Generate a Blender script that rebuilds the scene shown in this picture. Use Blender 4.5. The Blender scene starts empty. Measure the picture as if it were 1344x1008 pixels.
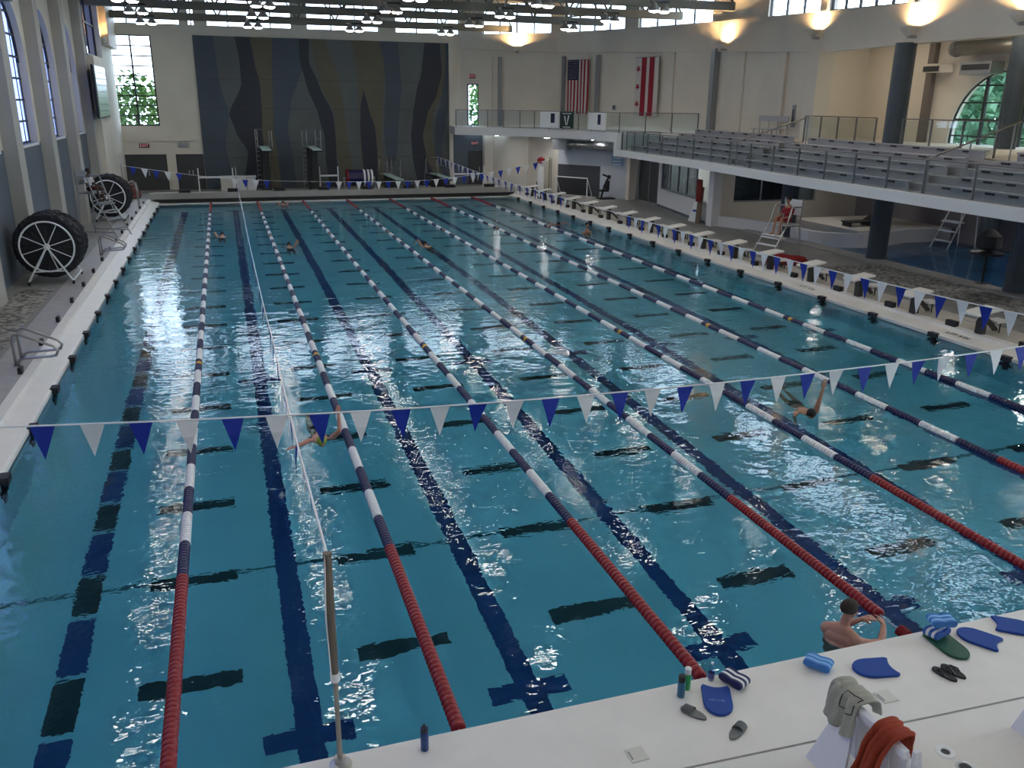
import bpy, math, random
from mathutils import Vector, Matrix
LAMP_E = 75; SC_E = 1100; EXPO = -0.82; SKY_E = 15
random.seed(7)
PI = math.pi
C = bpy.context.scene.collection
sc = bpy.context.scene

# ------------------------------------------------------------------ helpers
class MB:
    def __init__(s): s.v = []; s.f = []; s.m = Matrix.Identity(4)
    def at(s, loc=(0,0,0), rz=0, rx=0, ry=0):
        s.m = Matrix.Translation(loc) @ Matrix.Rotation(rz,4,'Z') @ Matrix.Rotation(ry,4,'Y') @ Matrix.Rotation(rx,4,'X'); return s
    def add(s, vs, fs):
        b = len(s.v); s.v += [tuple(s.m @ Vector(p)) for p in vs]; s.f += [tuple(i+b for i in f) for f in fs]; return s
    def box(s, x0,x1,y0,y1,z0,z1):
        return s.add([(x0,y0,z0),(x1,y0,z0),(x1,y1,z0),(x0,y1,z0),(x0,y0,z1),(x1,y0,z1),(x1,y1,z1),(x0,y1,z1)],
                     [(0,3,2,1),(4,5,6,7),(0,1,5,4),(1,2,6,5),(2,3,7,6),(3,0,4,7)])
    def cbox(s, c, d): return s.box(c[0]-d[0]/2,c[0]+d[0]/2,c[1]-d[1]/2,c[1]+d[1]/2,c[2]-d[2]/2,c[2]+d[2]/2)
    def quad(s, a,b,c,d): return s.add([a,b,c,d],[(0,1,2,3)])
    def tube(s, pts, r, n=8, closed=False):
        P = [Vector(p) for p in pts]; k = len(P); R = r if isinstance(r,(list,tuple)) else [r]*k
        vs = []; fs = []; nrm = None
        for i in range(k):
            if closed: t = P[(i+1)%k]-P[(i-1)%k]
            else: t = P[min(i+1,k-1)]-P[max(i-1,0)]
            t.normalize()
            if nrm is None:
                nrm = t.cross(Vector((0,0,1)))
                if nrm.length < 1e-3: nrm = t.cross(Vector((1,0,0)))
            nrm = (nrm - t*nrm.dot(t)); nrm.normalize(); b = t.cross(nrm)
            for j in range(n):
                a = 2*PI*j/n; vs.append(P[i]+(nrm*math.cos(a)+b*math.sin(a))*R[i])
        for i in range(k if closed else k-1):
            for j in range(n):
                i2 = (i+1)%k
                fs.append((i*n+j, i*n+(j+1)%n, i2*n+(j+1)%n, i2*n+j))
        if not closed: fs += [tuple(range(n))[::-1], tuple((k-1)*n+j for j in range(n))]
        return s.add(vs, fs)
    def lathe(s, prof, n=16, axis='Z', caps=True):
        vs = []; fs = []
        for (r,z) in prof:
            for j in range(n):
                a = 2*PI*j/n; x,y = r*math.cos(a), r*math.sin(a)
                vs.append((x,y,z) if axis=='Z' else ((z,x,y) if axis=='X' else (y,z,x)))
        k = len(prof)
        for i in range(k-1):
            for j in range(n): fs.append((i*n+j,i*n+(j+1)%n,(i+1)*n+(j+1)%n,(i+1)*n+j))
        if caps: fs += [tuple(range(n))[::-1], tuple((k-1)*n+j for j in range(n))]
        return s.add(vs, fs)
    def prism(s, poly, z0, z1):
        n = len(poly); a = sum(poly[i][0]*poly[(i+1)%n][1]-poly[(i+1)%n][0]*poly[i][1] for i in range(n))
        if a < 0: poly = poly[::-1]
        return s.add([(x,y,z0) for x,y in poly]+[(x,y,z1) for x,y in poly],
              [tuple(range(n))[::-1], tuple(range(n,2*n))]+[(i,(i+1)%n,n+(i+1)%n,n+i) for i in range(n)])
    def ribbon(s, pts, z0, z1, th):
        """a wall along a plan polyline, thickened to the left-hand side of its direction"""
        P = [Vector(p[:2]) for p in pts]; k = len(P); off = []
        for i in range(k):
            a = (P[i]-P[max(i-1,0)]); b = (P[min(i+1,k-1)]-P[i])
            a = a.normalized() if a.length>1e-6 else b.normalized(); b = b.normalized() if b.length>1e-6 else a
            t = (a+b).normalized(); off.append(P[i]+Vector((-t.y,t.x))*th)
        poly = [tuple(p) for p in P]+[tuple(p) for p in off[::-1]]
        vs = [];  fs = []
        for i in range(k):
            z0i = z0[i] if isinstance(z0,(list,tuple)) else z0; z1i = z1[i] if isinstance(z1,(list,tuple)) else z1
            vs += [(*P[i],z0i),(*P[i],z1i),(*off[i],z1i),(*off[i],z0i)]
        for i in range(k-1):
            a = i*4; b = a+4
            for j in range(4): fs.append((a+j,a+(j+1)%4,b+(j+1)%4,b+j))
        fs += [(3,2,1,0),(4*k-4,4*k-3,4*k-2,4*k-1)]
        return s.add(vs, fs)
    def ball(s, c, r, nu=12, nv=8):
        if not isinstance(r,(list,tuple)): r = (r,r,r)
        vs = [(c[0],c[1],c[2]-r[2])]; fs = []
        for i in range(1,nv):
            p = -PI/2+PI*i/nv
            for j in range(nu):
                a = 2*PI*j/nu; vs.append((c[0]+r[0]*math.cos(p)*math.cos(a), c[1]+r[1]*math.cos(p)*math.sin(a), c[2]+r[2]*math.sin(p)))
        vs.append((c[0],c[1],c[2]+r[2])); T = len(vs)-1
        for j in range(nu):
            fs.append((0,1+(j+1)%nu,1+j)); fs.append((T,1+(nv-2)*nu+j,1+(nv-2)*nu+(j+1)%nu))
            for i in range(nv-2): a = 1+i*nu; fs.append((a+j,a+(j+1)%nu,a+nu+(j+1)%nu,a+nu+j))
        return s.add(vs, fs)
    def mesh(s, name, mat, smooth=False):
        me = bpy.data.meshes.new(name); me.from_pydata(s.v, [], s.f); me.update()
        if mat: me.materials.append(mat)
        if smooth:
            for p in me.polygons: p.use_smooth = True
        return me
    def build(s, name, mat, parent=None, smooth=False, bevel=0, sub=0, label=None):
        o = bpy.data.objects.new(name, s.mesh(name, mat, smooth)); C.objects.link(o)
        if parent: o.parent = parent
        if bevel:
            b = o.modifiers.new('bevel','BEVEL'); b.width = bevel; b.segments = 2; b.limit_method = 'ANGLE'
        if sub:
            b = o.modifiers.new('sub','SUBSURF'); b.levels = b.render_levels = sub
        if label: o['label'] = label
        return o

def struct(name, mb, mat, parent=None, **k):
    o = mb.build(name, mat, parent, **k)
    if not parent: o['kind'] = 'structure'
    return o
def thing(name, label, cat, loc=(0,0,0), rz=0, group=None, kind=None):
    o = bpy.data.objects.new(name, None); C.objects.link(o); o.location = loc; o.rotation_euler = (0,0,rz)
    o.empty_display_size = .1
    return tag(o, label, cat, group, kind)
def tag(o, label, cat, group=None, kind=None):
    if label: o['label'] = label
    if cat: o['category'] = cat
    if group: o['group'] = group
    if kind: o['kind'] = kind
    return o
KIDS = {}
def copy_tree(o, parent=None):
    c = o.copy(); C.objects.link(c); c.parent = parent
    for ch in list(o.children): copy_tree(ch, c)
    return c
ORD = 'first second third fourth fifth sixth seventh eighth ninth tenth eleventh twelfth thirteenth fourteenth fifteenth sixteenth seventeenth eighteenth nineteenth twentieth'.split()
def text_mesh(name, body, size, m, ext=.001):
    c=bpy.data.curves.new(name,'FONT'); c.body=body; c.size=size; c.extrude=ext; c.align_x='CENTER'; c.align_y='CENTER'
    t=bpy.data.objects.new(name+'_tmp',c); C.objects.link(t); dg=bpy.context.evaluated_depsgraph_get(); me=bpy.data.meshes.new_from_object(t.evaluated_get(dg)); 
    bpy.data.objects.remove(t); me.materials.clear(); me.materials.append(m); o=bpy.data.objects.new(name,me); C.objects.link(o); return o
def lerp(a,b,t): return a+(b-a)*t
def rot2(x,y,a): return (x*math.cos(a)-y*math.sin(a), x*math.sin(a)+y*math.cos(a))

# ------------------------------------------------------------------ materials
def mat(name, col, rough=.6, metal=0, spec=.5, noise=None, bump=None, trans=0):
    m = bpy.data.materials.new(name); m.use_nodes = True; nt = m.node_tree; b = nt.nodes['Principled BSDF']
    b.inputs['Base Color'].default_value = (*col,1); b.inputs['Roughness'].default_value = rough
    b.inputs['Metallic'].default_value = metal; b.inputs['Specular IOR Level'].default_value = spec
    tc = None
    if noise or bump: tc = nt.nodes.new('ShaderNodeTexCoord')
    if noise:
        sc_, amt = noise; n = nt.nodes.new('ShaderNodeTexNoise'); n.inputs['Scale'].default_value = sc_; n.inputs['Detail'].default_value = 4
        nt.links.new(tc.outputs['Object'], n.inputs['Vector'])
        r = nt.nodes.new('ShaderNodeMapRange'); r.inputs['From Min'].default_value=.3; r.inputs['From Max'].default_value=.7
        r.inputs['To Min'].default_value = 1-amt; r.inputs['To Max'].default_value = 1+amt
        nt.links.new(n.outputs['Fac'], r.inputs['Value'])
        mx = nt.nodes.new('ShaderNodeVectorMath'); mx.operation='SCALE'; mx.inputs[0].default_value = col
        nt.links.new(r.outputs[0], mx.inputs['Scale']); nt.links.new(mx.outputs[0], b.inputs['Base Color'])
    if bump:
        sc_, st = bump; n = nt.nodes.new('ShaderNodeTexNoise'); n.inputs['Scale'].default_value = sc_; n.inputs['Detail'].default_value = 3
        nt.links.new(tc.outputs['Object'], n.inputs['Vector'])
        bp = nt.nodes.new('ShaderNodeBump'); bp.inputs['Strength'].default_value = st; bp.inputs['Distance'].default_value = .02
        nt.links.new(n.outputs['Fac'], bp.inputs['Height']); nt.links.new(bp.outputs[0], b.inputs['Normal'])
    return m
def emit(name, col, st):
    m = bpy.data.materials.new(name); m.use_nodes = True; nt = m.node_tree
    b = nt.nodes['Principled BSDF']; b.inputs['Base Color'].default_value=(.8,.8,.8,1)
    b.inputs['Emission Color'].default_value = (*col,1); b.inputs['Emission Strength'].default_value = st
    return m
def glass(name, tint=(1,1,1), refl=.08, rough=.02):
    """thin sheet: see-through with a mirror-like share that grows at grazing angles"""
    m = bpy.data.materials.new(name); m.use_nodes = True; nt = m.node_tree; nt.nodes.clear()
    out = nt.nodes.new('ShaderNodeOutputMaterial'); t = nt.nodes.new('ShaderNodeBsdfTransparent'); t.inputs[0].default_value = (*tint,1)
    g = nt.nodes.new('ShaderNodeBsdfGlossy'); g.inputs['Roughness'].default_value = rough
    fr = nt.nodes.new('ShaderNodeFresnel'); ge = nt.nodes.new('ShaderNodeNewGeometry'); ir = nt.nodes.new('ShaderNodeMapRange')
    ir.inputs['To Min'].default_value = 1.45; ir.inputs['To Max'].default_value = 1/1.45      # a thin sheet mirrors alike from both sides
    nt.links.new(ge.outputs['Backfacing'], ir.inputs['Value']); nt.links.new(ir.outputs[0], fr.inputs[0])
    mx = nt.nodes.new('ShaderNodeMixShader'); nt.links.new(fr.outputs[0], mx.inputs[0]); nt.links.new(t.outputs[0], mx.inputs[1]); nt.links.new(g.outputs[0], mx.inputs[2])
    nt.links.new(mx.outputs[0], out.inputs[0]); return m

WALL = mat('wall_paint', (.70,.66,.585), .75, noise=(.6,.05))
WALLB = mat('wall_blue_grey', (.105,.13,.165), .7, noise=(.7,.06))
WALLL = mat('wall_light_blue_grey', (.52,.57,.64), .7, noise=(.7,.05))
PIERM = mat('pier_paint', (.42,.41,.385), .75, noise=(.8,.06))
WHITE = mat('white_paint', (.74,.75,.77), .5)
CREAM = mat('cream_paint', (.70,.66,.59), .6)
DECKW = mat('white_deck', (.79,.77,.74), .45, noise=(3,.03))
DECKG = mat('concrete_deck', (.27,.27,.26), .55, noise=(4,.16))
DARKDOOR = mat('dark_door', (.055,.058,.062), .5)
GREYM = mat('grey_metal', (.30,.32,.34), .45, .4)
STEEL = mat('stainless_steel', (.46,.46,.46), .3, 1)
BLACK = mat('black_plastic', (.012,.012,.014), .45)
CEIL = mat('ceiling_paint', (.155,.15,.125), .8)
TRUSS = mat('truss_paint', (.20,.195,.165), .7)
COLM = mat('column_slate', (.055,.075,.095), .45, noise=(2,.1))
GLASS = glass('window_glass', (.93,.96,1))
GLASSL = glass('window_glass_blue', (.22,.27,.50))
GUARDG = glass('guard_glass', (.76,.83,.85))
DARKGL = glass('office_glass', (.20,.23,.26))
RAILM = mat('rail_grey', (.16,.17,.18), .4, .4)
FRAME = mat('window_frame', (.03,.034,.04), .5)
RED = mat('red_plastic', (.27,.008,.014), .35)
NAVY = mat('navy_plastic', (.011,.012,.078), .35)
WHITEP = mat('white_plastic', (.80,.82,.84), .35)
GOLD = mat('gold_plastic', (.75,.42,.03), .4)
FLAGB = mat('pennant_blue', (.004,.030,.36), .55)
FLAGW = mat('pennant_white', (.82,.84,.86), .55)
EXITM = emit('exit_red', (1,.05,.03), .6)

# pebble panels set into the deck
def pebble():
    m = mat('pebble_deck', (.3,.3,.28), .7); nt = m.node_tree; b = nt.nodes['Principled BSDF']
    tc = nt.nodes.new('ShaderNodeTexCoord'); v = nt.nodes.new('ShaderNodeTexVoronoi'); v.inputs['Scale'].default_value = 9
    nt.links.new(tc.outputs['Object'], v.inputs['Vector']); r = nt.nodes.new('ShaderNodeValToRGB')
    r.color_ramp.elements[0].color=(.10,.10,.095,1); r.color_ramp.elements[1].color=(.42,.41,.38,1)
    r.color_ramp.elements[0].position=.25; r.color_ramp.elements[1].position=.75
    nt.links.new(v.outputs['Color'], r.inputs[0]); nt.links.new(r.outputs[0], b.inputs['Base Color']); return m
PEB = pebble()

# mosaic tile of the basin: pale blue-green tiles, tile joints
def basin():
    m = mat('basin_tile', (.55,.75,.78), .5); nt = m.node_tree; b = nt.nodes['Principled BSDF']
    tc = nt.nodes.new('ShaderNodeTexCoord'); n = nt.nodes.new('ShaderNodeTexNoise'); n.inputs['Scale'].default_value=.35; n.inputs['Detail'].default_value=4
    nt.links.new(tc.outputs['Object'], n.inputs['Vector']); r = nt.nodes.new('ShaderNodeValToRGB')
    r.color_ramp.elements[0].position=.3; r.color_ramp.elements[1].position=.7
    r.color_ramp.elements[0].color=(.46,.67,.75,1); r.color_ramp.elements[1].color=(.56,.77,.84,1)
    nt.links.new(n.outputs['Fac'], r.inputs[0]); nt.links.new(r.outputs[0], b.inputs['Base Color']); return m
BASIN = basin()
LINEB = mat('lane_line_tile', (.02,.05,.22), .5)
LINED = mat('cross_line_tile', (.018,.035,.045), .5)

def water(name, tint, scale=1, strength=.46):
    m = bpy.data.materials.new(name); m.use_nodes = True; nt = m.node_tree; nt.nodes.clear(); N = nt.nodes.new; L = nt.links.new
    out = N('ShaderNodeOutputMaterial'); tc = N('ShaderNodeTexCoord')
    def noise(s, det, rough=.5, stretch=(1,1,1), dist=0):
        mp = N('ShaderNodeMapping'); mp.inputs['Scale'].default_value = stretch; L(tc.outputs['Object'], mp.inputs[0])
        n = N('ShaderNodeTexNoise'); n.inputs['Scale'].default_value = s*scale; n.inputs['Detail'].default_value = det; n.inputs['Roughness'].default_value = rough
        n.inputs['Distortion'].default_value = dist; L(mp.outputs[0], n.inputs['Vector']); return n.outputs['Fac']
    a = noise(.9,2,.5,(1,1.25,1),.4); b = noise(4.2,2,.55,(1,1.6,1),.3); c = noise(.12,1)
    # small waves come and go over the pool
    mr = N('ShaderNodeMapRange'); L(c, mr.inputs[0]); mr.inputs[1].default_value=.40; mr.inputs[2].default_value=.62; mr.inputs[3].default_value=.16; mr.inputs[4].default_value=.46
    d = noise(8,1,.5,(1,1.7,1),.2); ds = N('ShaderNodeMath'); ds.operation='MULTIPLY_ADD'; L(d, ds.inputs[0]); ds.inputs[1].default_value=.22; L(b, ds.inputs[2])
    mu = N('ShaderNodeMath'); mu.operation='MULTIPLY'; L(ds.outputs[0], mu.inputs[0]); L(mr.outputs[0], mu.inputs[1])
    ad = N('ShaderNodeMath'); ad.operation='ADD'; L(a, ad.inputs[0]); L(mu.outputs[0], ad.inputs[1])
    bp = N('ShaderNodeBump'); bp.inputs['Strength'].default_value = strength; bp.inputs['Distance'].default_value = .05; L(ad.outputs[0], bp.inputs['Height'])
    rf = N('ShaderNodeBsdfRefraction'); rf.inputs['Color'].default_value=(*tint,1); rf.inputs['IOR'].default_value=1.33; rf.inputs['Roughness'].default_value=0
    gl = N('ShaderNodeBsdfGlossy'); gl.inputs['Roughness'].default_value=0
    fr = N('ShaderNodeFresnel'); fr.inputs[0].default_value=1.33
    for x in (rf,gl,fr): L(bp.outputs[0], x.inputs['Normal'])
    mx = N('ShaderNodeMixShader'); L(fr.outputs[0], mx.inputs[0]); L(rf.outputs[0], mx.inputs[1]); L(gl.outputs[0], mx.inputs[2]); L(mx.outputs[0], out.inputs[0])
    return m
WATER = water('pool_water', (.42,.75,.84))

# ------------------------------------------------------------------ world
w = bpy.data.worlds.new('sky'); sc.world = w; w.use_nodes = True
_nt = w.node_tree; bg = _nt.nodes['Background']
# bright hazy sky towards the sun side, plain blue sky on the shaded side
_tc = _nt.nodes.new('ShaderNodeTexCoord'); _dp = _nt.nodes.new('ShaderNodeVectorMath'); _dp.operation='DOT_PRODUCT'; _dp.inputs[1].default_value=(.72,.62,.30)
_nt.links.new(_tc.outputs['Generated'], _dp.inputs[0])
_rp = _nt.nodes.new('ShaderNodeValToRGB'); _rp.color_ramp.elements[0].position=.0; _rp.color_ramp.elements[1].position=.45
_mr = _nt.nodes.new('ShaderNodeMapRange'); _mr.inputs['From Min'].default_value=-.55; _mr.inputs['From Max'].default_value=.95
_nt.links.new(_dp.outputs['Value'], _mr.inputs['Value']); _nt.links.new(_mr.outputs[0], _rp.inputs[0])
_rp.color_ramp.elements[0].color=(.062,.080,.165,1); _rp.color_ramp.elements[1].color=(.70,.85,1,1)
_nt.links.new(_rp.outputs[0], bg.inputs[0]); bg.inputs[1].default_value = SKY_E
# ------------------------------------------------------------------ the basin
PX0,PX1,PY0,PY1 = 0.0,21.27,0.85,48.84
DEPTH = 1.85
DK = .3                                    # deck level
b = MB().box(-3,PX1+4,PY0-3,PY1+3,-DEPTH-.2,-DEPTH)
struct('pool_floor', b, BASIN)
b = MB(); b.box(-.4,PX0,PY0-.4,PY1+.4,-DEPTH,.02); struct('wall_pool_left', b, BASIN)
b = MB(); b.box(PX1,PX1+.4,PY0-.4,PY1+.4,-DEPTH,.02); struct('wall_pool_right', b, BASIN)
b = MB(); b.box(PX0,PX1,PY1,PY1+.4,-DEPTH,.02); struct('wall_pool_far', b, BASIN)
b = MB(); b.box(PX0,PX1,PY0-.4,PY0,-DEPTH,.02); struct('wall_pool_near', b, BASIN)
wt = MB().quad((PX0+.002,PY0+.002,0),(PX1-.002,PY0+.002,0),(PX1-.002,PY1-.002,0),(PX0+.002,PY1-.002,0)).build('pool_water', WATER); tag(wt, 'rippled teal water filling the big swimming pool', 'water', kind='stuff')
# lane lines on the bottom
ROPX = [2.81+2.65*i for i in range(7)]
LANX = [1.42]+[ROPX[i]+1.325 for i in range(6)]+[20.0]
CR = [11.07+2.32*k for k in range(-4,17)]                 # cross lanes
zl = -DEPTH+.004
def flat(mb, x0,x1,y0,y1,z=zl, n=1): mb.box(x0,x1,y0,y1,z-.003,z); return mb
for i,x in enumerate(LANX):
    y0,y1 = PY0+2.0, PY1-2.0
    b = MB()
    if i in (0,):
        # first lane: blue line broken by the dark cross bars of the short lanes
        edges = [y0]
        for c in CR:
            if y0+1 < c < y1-1: edges += [c-.52,c+.52]
        edges.append(y1)
        for k in range(0,len(edges)-1):
            ya,yb = edges[k]+.05,edges[k+1]-.05
            o = MB(); flat(o,x-.17,x+.17,ya,yb); struct('lane_marking', o, LINEB if k%2==0 else LINED)
        o = MB(); flat(o,x-.5,x+.5,y0-.3,y0); struct('lane_marking', o, LINEB)
        continue
    flat(b,x-.15,x+.15,y0-.75,y1)
    b.box(x-.5,x+.5,y0-.15,y0+.15,zl-.002,zl+.001)
    b.box(x-.5,x+.5,y1-.15,y1+.15,zl-.002,zl+.001)
    b.box(x-.5,x+.5,14.85,15.15,zl-.002,zl+.001)
    struct('lane_marking', b, LINEB)
XD = ROPX+[]
for c in CR:
    for x in XD:
        if c < PY0+.5 or c > PY1-1.5: continue
        struct('cross_lane_marking', MB().box(x-.58,x+.62,c-.14,c+.14,zl-.003,zl), LINED)
struct('cross_line_marking', MB().box(PX0,PX1,6.45,6.53,zl-.003,zl-.0005), mat('thin_line_tile',(.08,.18,.22),.5))

# ------------------------------------------------------------------ deck
def coping(name, x_in, x_out, ):
    s = 1 if x_out > x_in else -1
    prof = [(x_in,-.02),(x_in,.10),(x_in+s*.05,.12),(x_in+s*.42,.20),(x_in+s*.44,DK-.02),(x_in+s*.62,DK),(x_in+s*.62,-.05)]
    b = MB(); n = len(prof)
    b.add([(x,PY0-.4,z) for x,z in prof]+[(x,PY1+.1,z) for x,z in prof],
          [(i,(i+1)%n,n+(i+1)%n,n+i) for i in range(n)]+[tuple(range(n)),tuple(range(n,2*n))[::-1]])
    return struct(name, b, DECKW)
coping('trim_pool_left', 0, -1); coping('trim_pool_right', PX1, 30)
b = MB(); b.box(-4,-.62,-9,56,0,DK); struct('floor_left', b, DECKG)
b = MB(); b.box(PX1+.62,27.2,-9,56,0,DK); struct('floor_right', b, DECKG)
b = MB(); b.box(27.2,42,27.0,58,0,DK); struct('floor_beyond_offices', b, DECKG)
b = MB(); b.box(-.62,PX1+.62,PY1+.4,56,0,DK); struct('floor_far', b, DECKG)
# pebble panels and pale strip along the left and right decks
for y0,y1 in ((8,13.2),(13.6,18.6),(18.75,23.2)):
    struct('floor_panel', MB().box(-2.4,-1.45,y0,y1,DK,DK+.004), PEB)
struct('floor_strip', MB().box(-1.3,-.62,-8,49,DK,DK+.005), mat('pale_concrete',(.42,.41,.42),.5,noise=(5,.08)))
struct('floor_panel_right', MB().box(24.0,26.3,4,20.2,DK,DK+.004), PEB)
struct('floor_strip_right', MB().box(PX1+.62,22.9,1,49,DK,DK+.005), mat('warm_concrete',(.50,.47,.41),.5,noise=(5,.08)))
# far end wall of the pool: black tile band, pale face, raised rim
struct('trim_far_band', MB().box(-.3,PX1+.3,PY1+.0,PY1+.42,.10,.28), BLACK)
struct('trim_far_gutter', MB().box(0,PX1,PY1-.22,PY1+.0,-.1,.05), DECKW)
struct('trim_far_rim', MB().box(-.5,PX1+.5,PY1+.02,PY1+.75,.28,.62), mat('far_rim',(.36,.355,.33),.6,noise=(2,.06)))
# near deck: white slab, seam, second slab
def slope(x): return -.20-(x-7.14)*.041
struct('floor_near', MB().prism([(-4,slope(-4)+.012),(30,slope(30)+.012),(30,PY0),(-4,PY0)], DK-.25, DK), DECKW)
struct('floor_near_lower', MB().prism([(-4,-9),(30,-9),(30,slope(30)-.012),(-4,slope(-4)-.012)], DK-.25, DK), DECKW)
struct('floor_near_base', MB().box(-4,30,-9,PY0-.02,-.2,DK-.25), BLACK)

# ------------------------------------------------------------------ ceiling, near and right boundary walls
HC = 12.9
struct('ceiling', MB().box(-4,30.5,-10,57,HC,HC+.3), CEIL)
struct('wall_near', MB().box(-4,36,-9.6,-9.2,-.2,HC), WALL)

# ------------------------------------------------------------------ left wall: piers, recessed bays with arched windows
XL = -2.8
def bay(y0, y1, n):
    cy = (y0+y1)/2; hw = (y1-y0)/2-.44; sill = 4.22; spr = 7.0; ztop = HC; K = 18
    # lower recess
    struct('wall_left', MB().box(XL-.5,XL,y0,y1,0,sill), WALLB)
    b = MB()
    arch = [(cy+hw*math.cos(PI-PI*i/K), spr+hw*math.sin(PI*i/K)) for i in range(K+1)]
    ring_in = [(cy-hw,sill)]+arch+[(cy+hw,sill)]
    outer = [(y0,sill)]+[(lerp(y0,y1,i/K),ztop if 0<i<K else spr+1) for i in range(K+1)]+[(y1,sill)]
    outer[1] = (y0,ztop); outer[-2] = (y1,ztop)
    vs = []; fs = []; k = len(ring_in)
    for xx in (XL, XL-.32):
        vs += [(xx,y,z) for y,z in ring_in]+[(xx,y,z) for y,z in outer]
    for i in range(k-1):
        fs.append((i,i+1,k+i+1,k+i)); fs.append((2*k+i,3*k+i,3*k+i+1,2*k+i+1)); fs.append((i,2*k+i,2*k+i+1,i+1))
    b.add(vs, fs); struct('wall_left', b, WALL)
    # window frame and pane
    f = MB(); xg = XL-.26
    for yy in (-hw,-hw+.72,-hw+1.44,hw-1.44,hw-.72,hw):
        zz = spr+math.sqrt(max(hw*hw-yy*yy,0)) if abs(yy)<hw else spr
        f.box(xg-.012,xg+.012,cy+yy-.03,cy+yy+.03,sill,zz)
    z = sill+.03
    while z < spr+hw-.2:
        ww = hw if z<=spr else math.sqrt(max(hw*hw-(z-spr)**2,0)); f.box(xg-.03,xg+.03,cy-ww,cy+ww,z-.035,z+.035); z += .735
    f.tube([(xg,y,z) for y,z in arch], .05, 6)
    o = struct('window_%d'%n, f, FRAME)
    MB().add([(xg,y,z) for y,z in ring_in], [tuple(range(k))]).build('pane', GLASSL, o)
    b = MB().box(XL-.05,XL+.03,cy-hw-.05,cy+hw+.05,sill-.09,sill); struct('trim_sill_%d'%n, b, WHITE)
PIERY = [45.4,39.25,33.1,26.85,21.5,15.3,9.1,2.9,-3.3]      # far front corner of each pier
n = 0
for k,y in enumerate(PIERY):
    struct('wall_pier_left', MB().box(XL-.4,-2.38,y-.9,y,0,HC), PIERM)
for k in range(len(PIERY)-1):
    n += 1; bay(PIERY[k+1], PIERY[k]-.9, n)
struct('wall_left_near', MB().box(XL-.5,XL,-9.6,PIERY[-1]-.9,0,HC), WALL)
# end of the left wall with blue-ish upper glazing
ye = PIERY[0]
struct('wall_left_end', MB().box(XL-.5,-2.1,ye,54.6,0,7.9), WALL)
struct('wall_left_end', MB().box(XL-.5,-2.1,49.4,54.6,7.9,HC), WALL)
struct('wall_left_end', MB().box(XL-.5,-2.1,ye,49.4,11.2,HC), WALL)
f = MB(); f.box(-2.45,-2.35,ye,ye+.08,7.9,11.2); f.box(-2.45,-2.35,49.3,49.4,7.9,11.2)
for z in (7.95,9.5,11.1): f.box(-2.45,-2.35,ye,49.4,z-.05,z+.05)
f.box(-2.45,-2.35,46.6,46.7,7.9,11.2)
o = struct('window_20', f, FRAME); MB().quad((-2.4,ye,7.9),(-2.4,49.4,7.9),(-2.4,49.4,11.2),(-2.4,ye,11.2)).build('pane', GLASSL, o)
struct('trim_corner_duct', MB().box(-2.1,-1.75,50.2,54.5,8.6,11.6), mat('tan_paint',(.5,.42,.33),.6))

# ------------------------------------------------------------------ far wall
YF = 54.6
def yface(x0,x1,z0,z1,m,name='wall_far',th=.4): return struct(name, MB().box(x0,x1,YF,YF+th,z0,z1), m)
ZC = 10.12
wx0,wx1,wz0,wz1 = -2.22,0.15,4.22,9.48
yface(-3.2,wx0,.0,ZC,WALL); yface(wx0,wx1,0,wz0,WALL); yface(wx0,wx1,wz1,ZC,WALL); yface(wx1,19.6,0,ZC,WALL)
struct('trim_ledge_far', MB().box(-2.1,2.5,YF-.12,YF,3.3,3.46), WALL)
struct('wall_far_lower_right', MB().box(18.9,21.6,YF-.05,YF,DK,4.0), WALLB)
f = MB(); yy0,yy1 = YF+.02,YF+.12
for x in (wx0+.03,(wx0+wx1)/2,wx1-.03): f.box(x-.05,x+.05,yy0,yy1,wz0,wz1)
nz = 9
for i in range(nz+1):
    z = lerp(wz0+.03,wz1-.03,i/nz); f.box(wx0,wx1,yy0,yy1,z-.035,z+.035)
o = struct('window_21', f, FRAME); MB().quad((wx0,YF+.08,wz0),(wx1,YF+.08,wz0),(wx1,YF+.08,wz1),(wx0,YF+.08,wz1)).build('pane', GLASS, o)
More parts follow.
